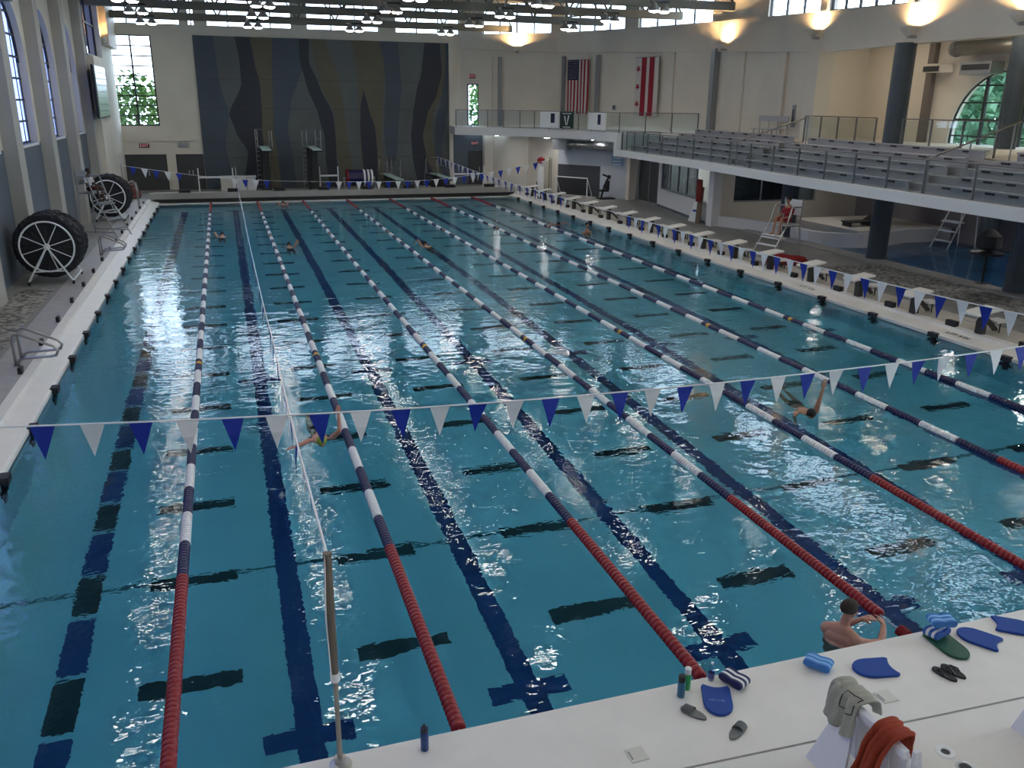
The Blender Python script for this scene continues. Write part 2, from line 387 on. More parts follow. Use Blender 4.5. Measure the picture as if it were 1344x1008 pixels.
# clerestory: windows between wall stubs
def clerestory(pts, z0, z1, spans, idx):
    """pts: two plan points; spans: list of (t0,t1) of the openings along them"""
    a,bv = Vector(pts[0]),Vector(pts[1]); d = bv-a; Ln = d.length; ang = math.atan2(d.y,d.x)
    zz0 = z0 if isinstance(z0,(tuple,list)) else (z0,z0)
    def zat(t): return lerp(zz0[0],zz0[1],t/Ln)
    prev = 0
    def piece(t0,t1,za,zb):
        if t1-t0 < .02: return
        p = a+d*(t0/Ln); q = a+d*(t1/Ln)
        struct('wall_clerestory', MB().ribbon([p,q],za,zb,.35), WALL)
    for (t0,t1) in spans:
        piece(prev,t0,[zat(prev),zat(t0)],z1+1.2); prev = t1
        piece(t0,t1,z1,z1+1.2)
        f = MB(); f.m = Matrix.Translation((a.x,a.y,0)) @ Matrix.Rotation(ang,4,'Z')
        m = max(2,round((t1-t0)/1.35)); 
        for i in range(m+1):
            t = lerp(t0,t1,i/m); f.box(t-.04,t+.04,.1,.2,zat(t),z1)
        for q in (0,.5,1):
            f.add([(t0,.1,lerp(zat(t0),z1,q)-.04),(t1,.1,lerp(zat(t1),z1,q)-.04),(t1,.2,lerp(zat(t1),z1,q)-.04),(t0,.2,lerp(zat(t0),z1,q)-.04),
                   (t0,.1,lerp(zat(t0),z1,q)+.04),(t1,.1,lerp(zat(t1),z1,q)+.04),(t1,.2,lerp(zat(t1),z1,q)+.04),(t0,.2,lerp(zat(t0),z1,q)+.04)],
                  [(0,3,2,1),(4,5,6,7),(0,1,5,4),(1,2,6,5),(2,3,7,6),(3,0,4,7)])
        o = struct('window_%d'%idx[0], f, FRAME); idx[0] += 1
        g = MB(); g.m = f.m; g.quad((t0,.16,zat(t0)),(t1,.16,zat(t1)),(t1,.16,z1),(t0,.16,z1)); g.build('pane', GLASS, o)
    piece(prev,Ln,[zat(prev),zat(Ln)],z1+1.2)
idx = [22]
clerestory([(-3.2,YF),(19.6,YF)], ZC, 12.0, [(.6,5.1),(5.55,5.95),(6.65,11.75),(12.7,17.3),(18.4,22.7)], idx)

# ------------------------------------------------------------------ curved upper wall on the right
W = [(19.6,54.6),(25.0,50.2),(27.6,45.4),(29.8,38.3),(29.3,28.6)]
WZ = [ZC,ZC,ZC,ZC-.05,9.72]
_a=Vector(W[0]); _d=(Vector(W[1])-_a); _L=_d.length; _d.normalize()
def _w(s): q=_a+_d*s; return (q.x,q.y)
struct('wall_curved_upper', MB().ribbon([_w(0),_w(.45)], 4.2, ZC, .35), WALL)
struct('wall_curved_upper', MB().ribbon([_w(.45),_w(1.3)], 7.0, ZC, .35), WALL)
struct('wall_curved_upper', MB().ribbon([_w(1.3)]+W[1:], 4.2, WZ, .35), WALL)
# upper zone stands a little proud of the lower one
Wp = [(19.5,54.35),(24.85,50.0),(27.42,45.3),(29.6,38.25),(29.1,28.6)]
struct('wall_curved_band', MB().ribbon(Wp, [9.25,8.95,8.8,8.55,8.05], WZ, .2), WALL)
segs = [((19.6,54.6),(25,50.2),ZC,ZC,[(1.6,6.4)]), ((25,50.2),(27.6,45.4),ZC,ZC,[(.4,5.2)]), ((27.6,45.4),(29.8,38.3),ZC,ZC-.05,[(.9,6.7)]), ((29.8,38.3),(29.3,28.6),ZC-.05,9.72,[(4.6,8.9)])]
for a,bb,z0,z1,sp in segs: clerestory([a,bb],(z0,z1),12.0,sp,idx)
# beam over the columns
Bm = [(29.1,28.6),(27.0,21.2),(26.8,10),(26.8,-9)]
BZ0 = [8.05,7.92,7.9,7.9]; BZ1 = [9.72,9.25,9.2,9.2]
struct('beam_right', MB().ribbon(Bm, BZ0, BZ1, .5), WALL)
clerestory([(29.1,28.6),(27.0,21.2)],(9.72,9.25),12.0,[(.25,7.5)],idx)
clerestory([(27.0,21.2),(26.8,-9)],(9.25,9.2),12.0,[(.1,4),(5,9),(10,14),(15,19)],idx)
struct('wall_pier_right', MB().ribbon([(28.85,29.2),(28.75,28.3)], 4.2, 8.1, .75), CREAM)
# wall pipes / downspouts on the curved wall
def tpt(i,t,off=.12):
    a,bv = Vector(W[i]),Vector(W[i+1]); d=(bv-a); p=a+d*t; n=Vector((d.y,-d.x)).normalized(); return p+n*off
for (i,t,r) in ((0,.42,.11),(1,.1,.10),(1,.62,.13),(2,.98,.2)):
    p = tpt(i,t); struct('trim_downspout', MB().box(p.x-r,p.x+r,p.y-r,p.y+r,4.2,8.7), GREYM)
for (i,t,wd) in ((0,.3,.5),(1,.38,.9),(2,.5,.8),(3,.25,.9)):
    p = tpt(i,t,.0); d = Vector(W[i+1])-Vector(W[i]); a = math.atan2(d.y,d.x)
    b = MB(); b.m = Matrix.Translation((p.x,p.y,0))@Matrix.Rotation(a,4,'Z'); b.box(-wd/2,wd/2,-.1,.05,4.2,8.75); struct('wall_pilaster', b, WALL)
# ------------------------------------------------------------------ mural
def mural():
    x0,x1,z0,z1 = 2.56,18.7,DK,9.56; yb = YF-.16
    root = thing('wave_mural','huge dark blue and olive wave mural covering the far wall','mural',(0,YF,0))
    root['kind'] = 'thing'
    base = mat('mural_slate',(.105,.122,.128),.6,noise=(.4,.12)); olive = mat('mural_olive',(.118,.110,.078),.6,noise=(.5,.1))
    blue = mat('mural_blue',(.060,.084,.115),.6,noise=(.5,.1)); navy = mat('mural_navy',(.026,.032,.050),.6); gap = mat('mural_joint',(.05,.055,.06),.7)
    b = MB(); b.box(x0,x1,-.12,-.002,z0,z1); b.build('backing_panel', base, root)
    # bands: (height fraction from the top, left edge px, right edge px) read across the panel in 16 m
    H = z1-z0
    def band(rows, m, nm, d):
        # rows: (t from the top 0..1, xl 0..1, xr 0..1); smooth interpolation
        n = 30; L = []; R = []
        for i in range(n+1):
            t = lerp(rows[0][0],rows[-1][0],i/n)
            for k in range(len(rows)-1):
                if t <= rows[k+1][0]+1e-9: break
            q = (t-rows[k][0])/(rows[k+1][0]-rows[k][0]); q = q*q*(3-2*q)*.55+q*.45
            xl = lerp(rows[k][1],rows[k+1][1],q); xr = lerp(rows[k][2],rows[k+1][2],q)
            z = z1-t*H; L.append((lerp(x0,x1,xl),z)); R.append((lerp(x0,x1,xr),z))
        b = MB(); vs = []; fs = []
        for y in (-.121-d,-.11):
            vs += [(p[0],y,p[1]) for p in L]+[(p[0],y,p[1]) for p in R]
        k = n+1
        for i in range(n):
            fs += [(i,i+1,k+i+1,k+i),(i,2*k+i,2*k+i+1,i+1),(k+i,k+i+1,3*k+i+1,3*k+i)]
        b.add(vs,fs); b.build(nm, m, root)
    band([(0,-.0,.075),(.3,0,.085),(.5,0,.11),(.7,0,.085),(1,0,.11)], blue,'blue_wave',.001)
    band([(0,.205,.325),(.25,.22,.29),(.5,.225,.285),(.75,.21,.29),(1,.20,.30)], olive,'olive_wave',.0005)
    band([(0,.295,.41),(.2,.285,.40),(.42,.28,.35),(.6,.275,.33),(.8,.285,.345),(1,.29,.35)], blue,'blue_wave',.001)
    band([(0,.155,.21),(.15,.165,.22),(.3,.165,.235),(.5,.11,.235),(.62,.13,.23),(.75,.17,.235),(1,.14,.22)], navy,'navy_wave',.002)
    band([(0,.395,.435),(.15,.395,.43),(.3,.415,.465),(.5,.455,.515),(.65,.475,.52),(.8,.475,.52),(1,.485,.53)], navy,'navy_wave',.002)
    band([(0,.44,.50),(.3,.47,.55),(.5,.52,.56),(.7,.52,.57),(1,.54,.60)], olive,'olive_wave',.0005)
    band([(0,.60,.735),(.2,.62,.735),(.4,.62,.72),(.7,.62,.71),(1,.62,.71)], olive,'olive_wave',.0004)
    band([(0,.715,.79),(.15,.73,.795),(.3,.735,.80),(.45,.725,.79),(.6,.72,.78),(.75,.725,.775),(.86,.75,.755)], blue,'blue_wave',.001)
    band([(.33,.641,.643),(.45,.627,.66),(.6,.622,.685),(.75,.625,.69),(1,.635,.685)], navy,'navy_wave',.002)
    band([(0,.90,.965),(.2,.885,.972),(.35,.86,.95),(.5,.845,.905),(.65,.835,.885),(.8,.84,.90),(1,.86,.955)], navy,'navy_wave',.002)
    band([(.0,.97,.985),(.2,.97,.985),(.35,.95,.97),(.5,.905,.93),(.65,.885,.92),(.8,.90,.945),(1,.955,.985)], olive,'olive_wave',.0006)
    band([(0,.99,1),(.2,.985,1),(.4,.965,1),(.55,.94,.985),(.75,.935,.965),(1,.98,1)], blue,'blue_wave',.001)
    g = MB()
    for q in (.27,.46,.69,.79): z = z1-q*H; g = MB(); g.box(x0,x1,-.126,-.124,z-.012,z+.012); g.build('panel_joint', gap, root)
    struct('trim_mural_edge', MB().box(18.7,18.95,YF-.3,YF,DK,9.6), WALL); return root
mural()

# ------------------------------------------------------------------ balcony on the far right
ZB = 4.3
E_ = [(18.2,50.9),(20.0,49.5),(21.6,47.8),(22.9,46.0),(24.0,44.0),(24.6,39.5)]
poly = E_+[(28.7,37.9),(29.6,37.9),(27.4,45.3),(24.9,50.1),(19.6,54.5),(18.75,54.5)]
struct('floor_balcony', MB().prism(poly, ZB-.5, ZB), WHITE)
struct('wall_bleacher_end', MB().ribbon([(24.6,39.5),(28.7,37.9)], 2.95, ZB-.5, .2), WHITE)
struct('wall_balcony_post', MB().box(24.35,24.6,39.2,39.6,3.05,ZB-.02), WHITE)
def guard(name, label, pts, z, h=1.05, post=1.45, glass_=True, rail=.022, zs=None, kids=True):
    root = thing(name, label, 'guard rail', (pts[0][0],pts[0][1],z))
    o = Vector((pts[0][0],pts[0][1],z)); P = [Vector((p[0],p[1],(zs[i] if zs else z)))-o for i,p in enumerate(pts)]
    MB().tube([p+Vector((0,0,h)) for p in P], rail, 6).build('top_rail', RAILM, root)
    for a,b in zip(P[:-1],P[1:]):
        n = max(1,round((b-a).length/post))
        for i in range(n):
            p = a.lerp(b,i/n); q = a.lerp(b,(i+1)/n)
            MB().box(p.x-.025,p.x+.025,p.y-.025,p.y+.025,p.z,p.z+h).build('post', RAILM, root)
            if glass_:
                d = (q-p)*.04; p2 = p+d; q2 = q-d; nrm = Vector((-(q-p).y,(q-p).x,0)).normalized()*.006
                u0 = Vector((0,0,.06)); u1 = Vector((0,0,h-.05))
                g = MB(); g.add([p2+u0-nrm,q2+u0-nrm,q2+u1-nrm,p2+u1-nrm],[(0,1,2,3)]); g.build('glass_panel', GUARDG, root)
    p = P[-1]; MB().box(p.x-.025,p.x+.025,p.y-.025,p.y+.025,p.z,p.z+h).build('post', RAILM, root)
    return root
guard('guard_rail','glass guard rail along the curved balcony edge under the striped flag', [(18.3,51.0)]+E_[1:]+[(28.6,38.0)], ZB)

# ------------------------------------------------------------------ bleachers
F_ = [(24.6,39.3),(24.1,29),(23.3,21.6),(22.95,15.1),(22.8,11.3),(22.7,3)]
T_ = [(28.6,37.7),(27.9,29),(26.7,21.3),(26.3,15.1),(26.2,11.3),(26.1,3)]
def bp(k,u):
    i = min(int(u),4); t = u-i; f = (lerp(F_[i][0],F_[i+1][0],t),lerp(F_[i][1],F_[i+1][1],t)); g = (lerp(T_[i][0],T_[i+1][0],t),lerp(T_[i][1],T_[i+1][1],t))
    return (lerp(f[0],g[0],k/5),lerp(f[1],g[1],k/5))
US = [i*.25 for i in range(21)]
Z0,DZ = 3.38,.22
BLM = mat('bleacher_riser',(.34,.345,.37),.6,noise=(2,.06)); BENCH = mat('bench_grey',(.42,.42,.46),.5,noise=(3,.05))
struct('trim_bleacher_fascia', MB().ribbon([bp(0,u) for u in US][::-1] , 3.08, Z0+.03, .18), WHITE)
for k in range(5):
    b = MB(); P = [bp(k,u) for u in US]; Q = [bp(k+1,u) for u in US]; z = Z0+DZ*k; n = len(US); vs = []; fs = []
    for i in range(n): vs += [(*P[i],z-.3),(*P[i],z),(*Q[i],z),(*Q[i],z-.3)]
    for i in range(n-1):
        for j in range(4): fs.append((4*i+j,4*i+4+j,4*i+4+(j+1)%4,4*i+(j+1)%4))
    fs += [(0,1,2,3),(4*n-1,4*n-2,4*n-3,4*n-4)]
    b.add(vs,fs); struct('floor_bleacher_tier', b, BLM)
b = MB(); b.prism([bp(5,u) for u in US]+[(34.4,3),(34.4,37.7)], ZB-.45, ZB); struct('floor_concourse', b, CREAM)
SECT = [(.03,1.20,'far'),(1.36,2.86,'middle'),(3.1,4.98,'near')]
rowname = ['lowest','second lowest','middle','second highest','highest']
for si,(u0,u1,snm) in enumerate(SECT):
    for k in range(5):
        z = Z0+DZ*k+.30; n = 9; us = [lerp(u0,u1,i/(n-1)) for i in range(n)]
        c = bp(k+.62,u0)
        root = thing('bleacher_bench', f'long grey bench plank, {rowname[k]} row of the {snm} bleacher section', 'bench', (c[0],c[1],Z0+DZ*k), 0, 'benches of the grey bleachers')
        o = Vector((c[0],c[1],Z0+DZ*k)); b = MB(); P = [bp(k+.48,u) for u in us]; Q = [bp(k+.80,u) for u in us]; vs = []; fs = []
        for i in range(n):
            for (xy,zz) in ((P[i],z-.04),(P[i],z),(Q[i],z),(Q[i],z-.04)): vs.append(Vector((xy[0],xy[1],zz))-o)
        for i in range(n-1):
            for j in range(4): fs.append((4*i+j,4*i+4+j,4*i+4+(j+1)%4,4*i+(j+1)%4))
        fs += [(0,1,2,3),(4*n-1,4*n-2,4*n-3,4*n-4)]
        b.add(vs,fs); b.build('seat', BENCH, root)
        b = MB(); vs=[]; fs=[]; P2=[bp(k+.56,u) for u in us]; Q2=[bp(k+.60,u) for u in us]
        for i in range(n):
            for (xy,zz) in ((P2[i],Z0+DZ*k),(P2[i],z-.04),(Q2[i],z-.04),(Q2[i],Z0+DZ*k)): vs.append(Vector((xy[0],xy[1],zz))-o)
        for i in range(n-1):
            for j in range(4): fs.append((4*i+j,4*i+4+j,4*i+4+(j+1)%4,4*i+(j+1)%4))
        fs += [(0,1,2,3),(4*n-1,4*n-2,4*n-3,4*n-4)]
        b.add(vs,fs); b.build('front_panel', BLM, root)
        A,B_ = Vector(bp(k+.5,u0)),Vector(bp(k+.5,u1)); m = max(4,round((B_-A).length/1.35))
        for i in range(m):
            u = lerp(u0,u1,(i+.35)/m); a = Vector((*bp(k+.49,u),0)); bq = Vector((*bp(k+.56,u),0)); d = (bq-a); t = Vector((-d.y,d.x,0)).normalized()*.14
            v = []
            for zz in (z-.10,z-.041):
                for p in (a-t,a+t,bq+t,bq-t): v.append(Vector((p.x,p.y,zz))-o)
            for q in range(4,8): pass
            MB().add([x if j>3 else x.lerp(v[(j+2)%4],.0) for j,x in enumerate(v)],[(3,2,1,0),(4,5,6,7),(0,1,5,4),(1,2,6,5),(2,3,7,6),(3,0,4,7)]).build('bracket', BLACK, root)
guard('guard_rail','glass guard rail on the white front edge of the bleachers', [(bp(0,u)[0]+.12,bp(0,u)[1]) for u in (0,.5,1,1.5,2,2.5,3,3.5,4,4.5,5)], Z0+.03, .95, 1.6)
guard('guard_rail','glass guard rail closing the far end of the bleachers', [(24.95,39.2),(26.6,38.5)], Z0+.03, .95, .8)
for (ua,nm) in ((1.28,'far'),(2.98,'near')):
    a = bp(0.4,ua); c = bp(5.2,ua); root = thing('aisle_handrail', f'sloping steel handrail of the {nm} bleacher aisle', 'handrail', (a[0],a[1],Z0))
    o = Vector((a[0],a[1],Z0)); P = [Vector((*bp(k,ua),Z0+DZ*k+.9))-o for k in (.4,2.6,5.2)]
    MB().tube([P[0]-Vector((0,0,.35)),P[0],P[1],P[2]], .03, 8).build('rail', STEEL, root)
    for k in (.45,2.6,4.9): q = Vector((*bp(k,ua),Z0+DZ*int(k)))-o; MB().tube([q,q+Vector((0,0,.9+DZ*(k-int(k))))], .025, 6).build('post', GREYM, root)
# rails at the back of the top row
guard('guard_rail','steel rail at the back of the top bleacher row, between pier and far column', [(27.9,27.6),(27.1,22.2)], ZB, 1.1, 1.4)
guard('guard_rail','steel rail at the back of the top bleacher row, between the two tall columns', [(26.9,20.6),(26.65,16.2)], ZB, 1.1, 1.4)
guard('guard_rail','steel rail at the back of the top bleacher row, nearer than the second column', [(26.65,14.8),(26.4,8)], ZB, 1.1, 1.4)

# ------------------------------------------------------------------ columns, concourse walls, arched window
for (x,y,z1,r) in ((27,21.1,7.95,.36),(27,14.75,3.2,.38),(27,9.5,3.2,.38),(27.05,26.9,ZB-.3,.36),(31.9,26.8,8.99,.36),(32.6,21.4,8.99,.38),(32.6,15.3,8.99,.38)):
    struct('column', MB().at((x,y,0)).lathe([(r+.03,.2),(r+.03,.42),(r,.44),(r,z1)],24), COLM, smooth=False)
XO = 34.0
def arch_wall(x, cy, hw, spr, sill, z1, y0, y1):
    K = 20; arch = [(cy+hw*math.cos(PI-PI*i/K), spr+hw*math.sin(PI*i/K)) for i in range(K+1)]
    ri = [(cy-hw,sill)]+arch+[(cy+hw,sill)]; ou = [(y0,sill)]+[(lerp(y0,y1,i/K),z1) for i in range(K+1)]+[(y1,sill)]; k = len(ri)
    vs = []; fs = []
    for xx in (x,x+.35): vs += [(xx,y,z) for y,z in ri]+[(xx,y,z) for y,z in ou]
    for i in range(k-1): fs += [(i,i+1,k+i+1,k+i),(2*k+i,3*k+i,3*k+i+1,2*k+i+1),(i,2*k+i,2*k+i+1,i+1)]
    struct('wall_concourse', MB().add(vs,fs), CREAM)
    struct('wall_concourse', MB().box(x,x+.35,y0,y1,ZB-.5,sill), CREAM)
    f = MB(); xg = x+.12; f.tube([(xg,y,z) for y,z in ri], .06, 6)
    for t in (-.38,.38): f.box(xg-.05,xg+.05,cy+hw*t-.07,cy+hw*t+.07,sill,spr+hw*math.sqrt(1-t*t))
    z = spr-.0
    while z < spr+hw-.3:
        ww = math.sqrt(max(hw*hw-(z-spr)**2,0)); f.box(xg-.03,xg+.03,cy-ww,cy+ww,z-.03,z+.03); z += .68
    o = struct('window_40', f, FRAME); MB().add([(xg,y,z) for y,z in ri],[tuple(range(k))]).build('pane', GLASS, o)
arch_wall(XO, 23.2, 2.6, 4.65, 4.32, 9.3, 18.5, 28.0)
struct('wall_concourse', MB().box(XO,XO+.35,3,18.5,ZB-.5,9.3), CREAM); struct('wall_concourse', MB().box(XO,XO+.35,28,37.7,ZB-.5,9.3), CREAM)
struct('wall_concourse_far', MB().box(29.3,XO,31.5,31.8,ZB,9.3), CREAM)
struct('ceiling_concourse', MB().prism([(29.2,28.6),(27.3,21.2),(27.2,3),(XO+.3,3),(XO+.3,31.8),(29.4,31.8)], 9.0, 9.2), CREAM)
struct('trim_downspout', MB().box(XO-.25,XO,27.0,27.35,ZB,9.0), mat('brown_grey_pipe',(.17,.15,.14),.6))

# rooms under the bleachers: lower walls
Lw = [(21.5,54.5),(23.2,50.2),(24.0,47.2)]
struct('wall_under_balcony', MB().ribbon(Lw, 0, 3.85, .3), WALL)
struct('wall_pilaster', MB().box(22.95,23.45,50.0,50.5,DK,3.85), WALL)
struct('wall_pilaster', MB().box(21.1,21.7,53.9,54.5,DK,3.85), CREAM)
struct('wall_under_balcony', MB().ribbon([(24.0,47.2),(27.1,42.6)], 0, 3.85, .3), WALLL)
struct('trim_column_under_balcony', MB().box(26.7,27.15,42.3,42.75,DK,3.85), CREAM)
struct('wall_door_bay', MB().box(27.4,27.7,39.2,43.6,0,3.85), CREAM)
struct('wall_office_front', MB().ribbon([(27.1,39.3),(25.75,31.6)], DK, 1.3, .25), WHITE)
struct('wall_office_pier', MB().ribbon([(27.1,39.3),(27.02,38.85)], 1.3, 3.3, .25), WHITE)
struct('wall_office_return', MB().box(27.1,27.6,39.1,39.35,DK,3.85), WHITE)
struct('baseboard_office', MB().ribbon([(27.08,39.3),(25.73,31.6)], DK, .42, .02), WALLB)
struct('wall_pier_office', MB().box(25.55,26.0,30.75,31.2,DK,3.3), WHITE)
struct('wall_office_side', MB().box(26.0,34.1,31.2,31.5,DK,1.35), CREAM)
struct('wall_office_side', MB().box(26.0,26.95,31.2,31.5,1.35,3.36), CREAM)
struct('wall_office_side', MB().box(31.6,34.1,31.2,31.5,1.35,3.9), CREAM)
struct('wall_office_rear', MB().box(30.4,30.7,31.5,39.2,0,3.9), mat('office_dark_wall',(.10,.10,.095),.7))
def frame_between(name, a, b, z0, z1, nmull, m=GREYM, pane=DARKGL):
    A=Vector(a); d=Vector(b)-A; L=d.length; M=Matrix.Translation((A.x,A.y,0))@Matrix.Rotation(math.atan2(d.y,d.x),4,'Z')
    f=MB(); f.m=M
    for i in range(nmull+1): t=lerp(.03,L-.03,i/nmull); f.box(t-.035,t+.035,.03,.10,z0,z1)
    f.box(0,L,.03,.10,z0,z0+.07); f.box(0,L,.03,.10,z1-.07,z1)
    o=struct(name,f,m); g=MB(); g.m=M; g.quad((0,.065,z0),(L,.065,z0),(L,.065,z1),(0,.065,z1)); g.build('pane',pane,o); return o
struct('wall_concourse_end', MB().box(27.3,34.7,2.6,3.0,-.5,9.3), CREAM)
for i,(x,y,z) in enumerate(((23.0,46.6,3.79),(24.9,43.6,3.79),(21.0,50.6,3.79))):  # unseen fittings added below the slab to brighten the wall under the balcony
    t=thing('added_downlight','added round downlight brightening the wall under the balcony, '+('in the middle','at its right end','at its left end')[i],'lamp',(x,y,z)); MB().lathe([(.2,-.04),(.22,0)],16).build('ring',GREYM,t); MB().lathe([(.17,-.046),(.17,-.041)],16).build('lamp_glass',emit('added_downlight_glow',(1,.96,.92),130),t)
for i,(x,y) in enumerate(((28.6,9),(28.6,15),(30.2,20),(29.5,27.5))):  # unseen fittings added to give the leisure pool floor more light
    t=thing('added_downlight','added round downlight brightening the leisure pool under the bleachers, '+ORD[i]+' from the near end','lamp',(x,y,ZB-.46)); MB().lathe([(.22,-.06),(.24,0)],16).build('ring',GREYM,t); MB().lathe([(.19,-.066),(.19,-.061)],16).build('lamp_glass',emit('added_downlight_glow',(1,.95,.9),150),t)
struct('wall_outer_right', MB().box(34.4,34.7,-9,57,-.5,4.0), WALL)
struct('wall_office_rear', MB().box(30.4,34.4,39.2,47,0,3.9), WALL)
struct('wall_office_rear', MB().box(24.5,30.4,47.5,47.8,0,3.9), WALL)
frame_between('window_41',(27.02,38.85),(26.1,33.4),1.3,3.3,4)
frame_between('window_42',(26.95,31.25),(31.6,31.25),1.35,3.6,3)
struct('trim_bench_wall', MB().ribbon([(25.85,30.85),(26.6,29.3),(26.95,27.2),(27.05,25.4),(27.3,24.7),(27.9,24.3),(28.8,24.0),(29.6,24.0),(31.5,24.7),(34.0,24.7)][::1], DK-.1, DK+.48, .35), WHITE)
struct('floor_leisure_kerb', MB().ribbon([(26.3,29.2),(26.3,3)], DK, DK+.05, .75), mat('kerb_concrete',(.36,.36,.34),.6,noise=(5,.1)))
struct('floor_leisure_pool', MB().box(27.05,34.1,3,31.2,-.4,-.3), mat('leisure_floor',(.12,.22,.36),.6,noise=(.4,.4)))
w2 = MB().quad((27.05,3,.2),(34.1,3,.2),(34.1,31.2,.2),(27.05,31.2,.2)).build('leisure_pool_water', water('leisure_water',(.45,.75,.9),1.2,.25)); tag(w2,'dark still water of the leisure pool under the bleachers','water',kind='stuff')
struct('wall_leisure_rear', MB().box(34.1,34.4,3,31.2,-.5,3.9), mat('mauve_wall',(.26,.24,.25),.8))
struct('wall_leisure_platform', MB().box(29.2,34.1,24.9,29.5,.2,.75), CREAM)

# ------------------------------------------------------------------ doors, signs, vents on the far walls
def door_y(n, x0,x1,z0,z1,y,leaves=2,m=DARKDOOR):
    f=MB(); f.box(x0-.06,x1+.06,y-.06,y,z1,z1+.07); 
    f=MB(); d=.05
    f.add([(x0-.07,y-d,z0),(x0,y-d,z0),(x0,y-d,z1),(x1,y-d,z1),(x1,y-d,z0),(x1+.07,y-d,z0),(x1+.07,y-d,z1+.07),(x0-.07,y-d,z1+.07)],[(0,1,2,7),(7,2,3,6),(3,4,5,6)])
    f.add([(x0-.07,y,z0),(x0-.07,y,z1+.07),(x1+.07,y,z1+.07),(x1+.07,y,z0)],[(0,1,2,3)])
    o=struct('door_%d'%n,f,FRAME)
    for i in range(leaves):
        a=lerp(x0,x1,i/leaves)+.01; b=lerp(x0,x1,(i+1)/leaves)-.01
        l=MB().box(a,b,y-.035,y-.01,z0+.01,z1-.01).build('door_leaf',m,o)
        hx=b-.1 if i==0 else a+.1; MB().box(hx-.03,hx+.03,y-.075,y-.035,z0+.9,z0+1.2).build('handle',STEEL,l)
    return o
door_y(1,-2.05,.25,DK,2.42,YF-.005); door_y(2,.95,2.45,DK,2.42,YF-.005)
door_y(3,20.15,21.0,DK,2.5,YF-.06,1)
frame_between('door_4',_w(.45),_w(1.3),ZB,7.0,1,FRAME,GLASS)
pd = bpy.data.objects
def exit_sign(label, x,y,z, wd=.42):
    r=thing('exit_sign',label,'sign',(x,y,z)); MB().box(-wd/2,wd/2,-.06,0,-.13,.13).build('housing',BLACK if z<3 else FRAME,r)
    o=text_mesh('lettering','EXIT',.24,EXITM,.004); o.parent=r; o.location=(0,-.066,0); o.rotation_euler=(PI/2,0,0); return r
exit_sign('dark exit sign with red lettering above the double door at the left',-.9,YF-.001,3.02,.6)
exit_sign('red exit sign above the grey door under the balcony',20.55,YF-.055,3.1)
_q=_w(.87); _e=exit_sign('red exit sign above the narrow glazed balcony door',_q[0]-.01,_q[1]-.012,7.5); _e.rotation_euler=(0,0,math.atan2(_d.y,_d.x))
v=thing('air_vent','grey louvred vent high on the wall above the right-hand far door','vent',(1.4,YF,3.05)); MB().box(-.32,.32,-.05,0,-.14,.14).build('grille',GREYM,v)
# narrow glazed door on the balcony shows daylight
f=MB(); y=YF-.02
# roll-up door, goal etc. on the diagonal wall
A=Vector((24.0,47.2)); D=(Vector((27.1,42.6))-A); LW=D.length; AW=math.atan2(D.y,D.x)
def onwall(t,off,z): p=A+D*t; n=Vector((D.y,-D.x)).normalized(); q=p+n*off; return (q.x,q.y,z)
o=MB(); o.m=Matrix.Translation((A.x,A.y,0))@Matrix.Rotation(AW,4,'Z'); o.box(.05,3.2,-.05,0,DK,2.15); rd=struct('door_5',o,mat('rollup_grey',(.075,.08,.092),.5))
for i in range(10):
    o=MB(); o.m=Matrix.Translation((A.x,A.y,0))@Matrix.Rotation(AW,4,'Z'); z=DK+.1+i*.18; o.box(.1,3.15,-.062,-.05,z,z+.012); o.build('slat',FRAME,rd)
bd=bpy.data.objects.new('notice_board',None); C.objects.link(bd); bd.location=onwall(.80,.02,2.75); bd.rotation_euler=(0,0,AW); tag(bd,'pale blue notice panel on the wall right of the grey shutter','notice board')
MB().box(-.42,.42,-.03,0,-.5,.5).build('panel',mat('notice_blue',(.24,.38,.58),.5),bd)
for i in range(6): MB().box(-.34,.2+.02*(i%3),-.036,-.03,.45-i*.18,.50-i*.18).build('printed_line',WHITEP,bd)
frame_between('door_6',(27.26,42.2),(27.26,39.5),DK,2.9,2,GREYM,DARKDOOR)
# silver duct under the balcony
du=thing('air_duct','silver round air duct under the balcony slab','duct',(24.4,45.3,3.4),AW)
MB().tube([(-.6,0,0),(4.6,0,0)],.24,14).build('duct_pipe',STEEL,du,smooth=True); MB().box(-1.5,-.5,-.3,.3,-.32,.3).build('fan_box',GREYM,du)
for t in (.2,2.2,4.2): MB().at((t,0,0)).lathe([(.26,-.03),(.26,.03)],14,'X').build('duct_collar',GREYM,du)
d2=thing('air_duct','silver duct high above the arched window of the concourse','duct',(33.4,23,8.15)); MB().tube([(0,-5,0),(0,2.6,0)],.3,14).build('duct_pipe',STEEL,d2,smooth=True); MB().at((0,2.4,0)).lathe([(.34,-.05),(.34,.05)],14,'Y').build('duct_collar',GREYM,d2)
for yy in (-4,-1,2): MB().box(-.02,.02,yy-.02,yy+.02,.28,.85).build('hanger_rod',GREYM,d2)
for i,(y,wd) in enumerate(((26.6,1.1),(24.2,1.6),(21.6,1.6))):
    r=thing('wall_unit',('pale wall box beside the brown downspout','grey heater box above the left part of the arched window','grey heater box above the right part of the arched window')[i],'heater',(33.6,y,7.4))
    MB().box(-.3,.38,-wd/2,wd/2,-.3 if i else -.15,.2).build('casing',CREAM if i==0 else GREYM,r); MB().box(-.32,-.3,-wd/2+.1,wd/2-.1,-.12,.1).build('grille',FRAME,r)

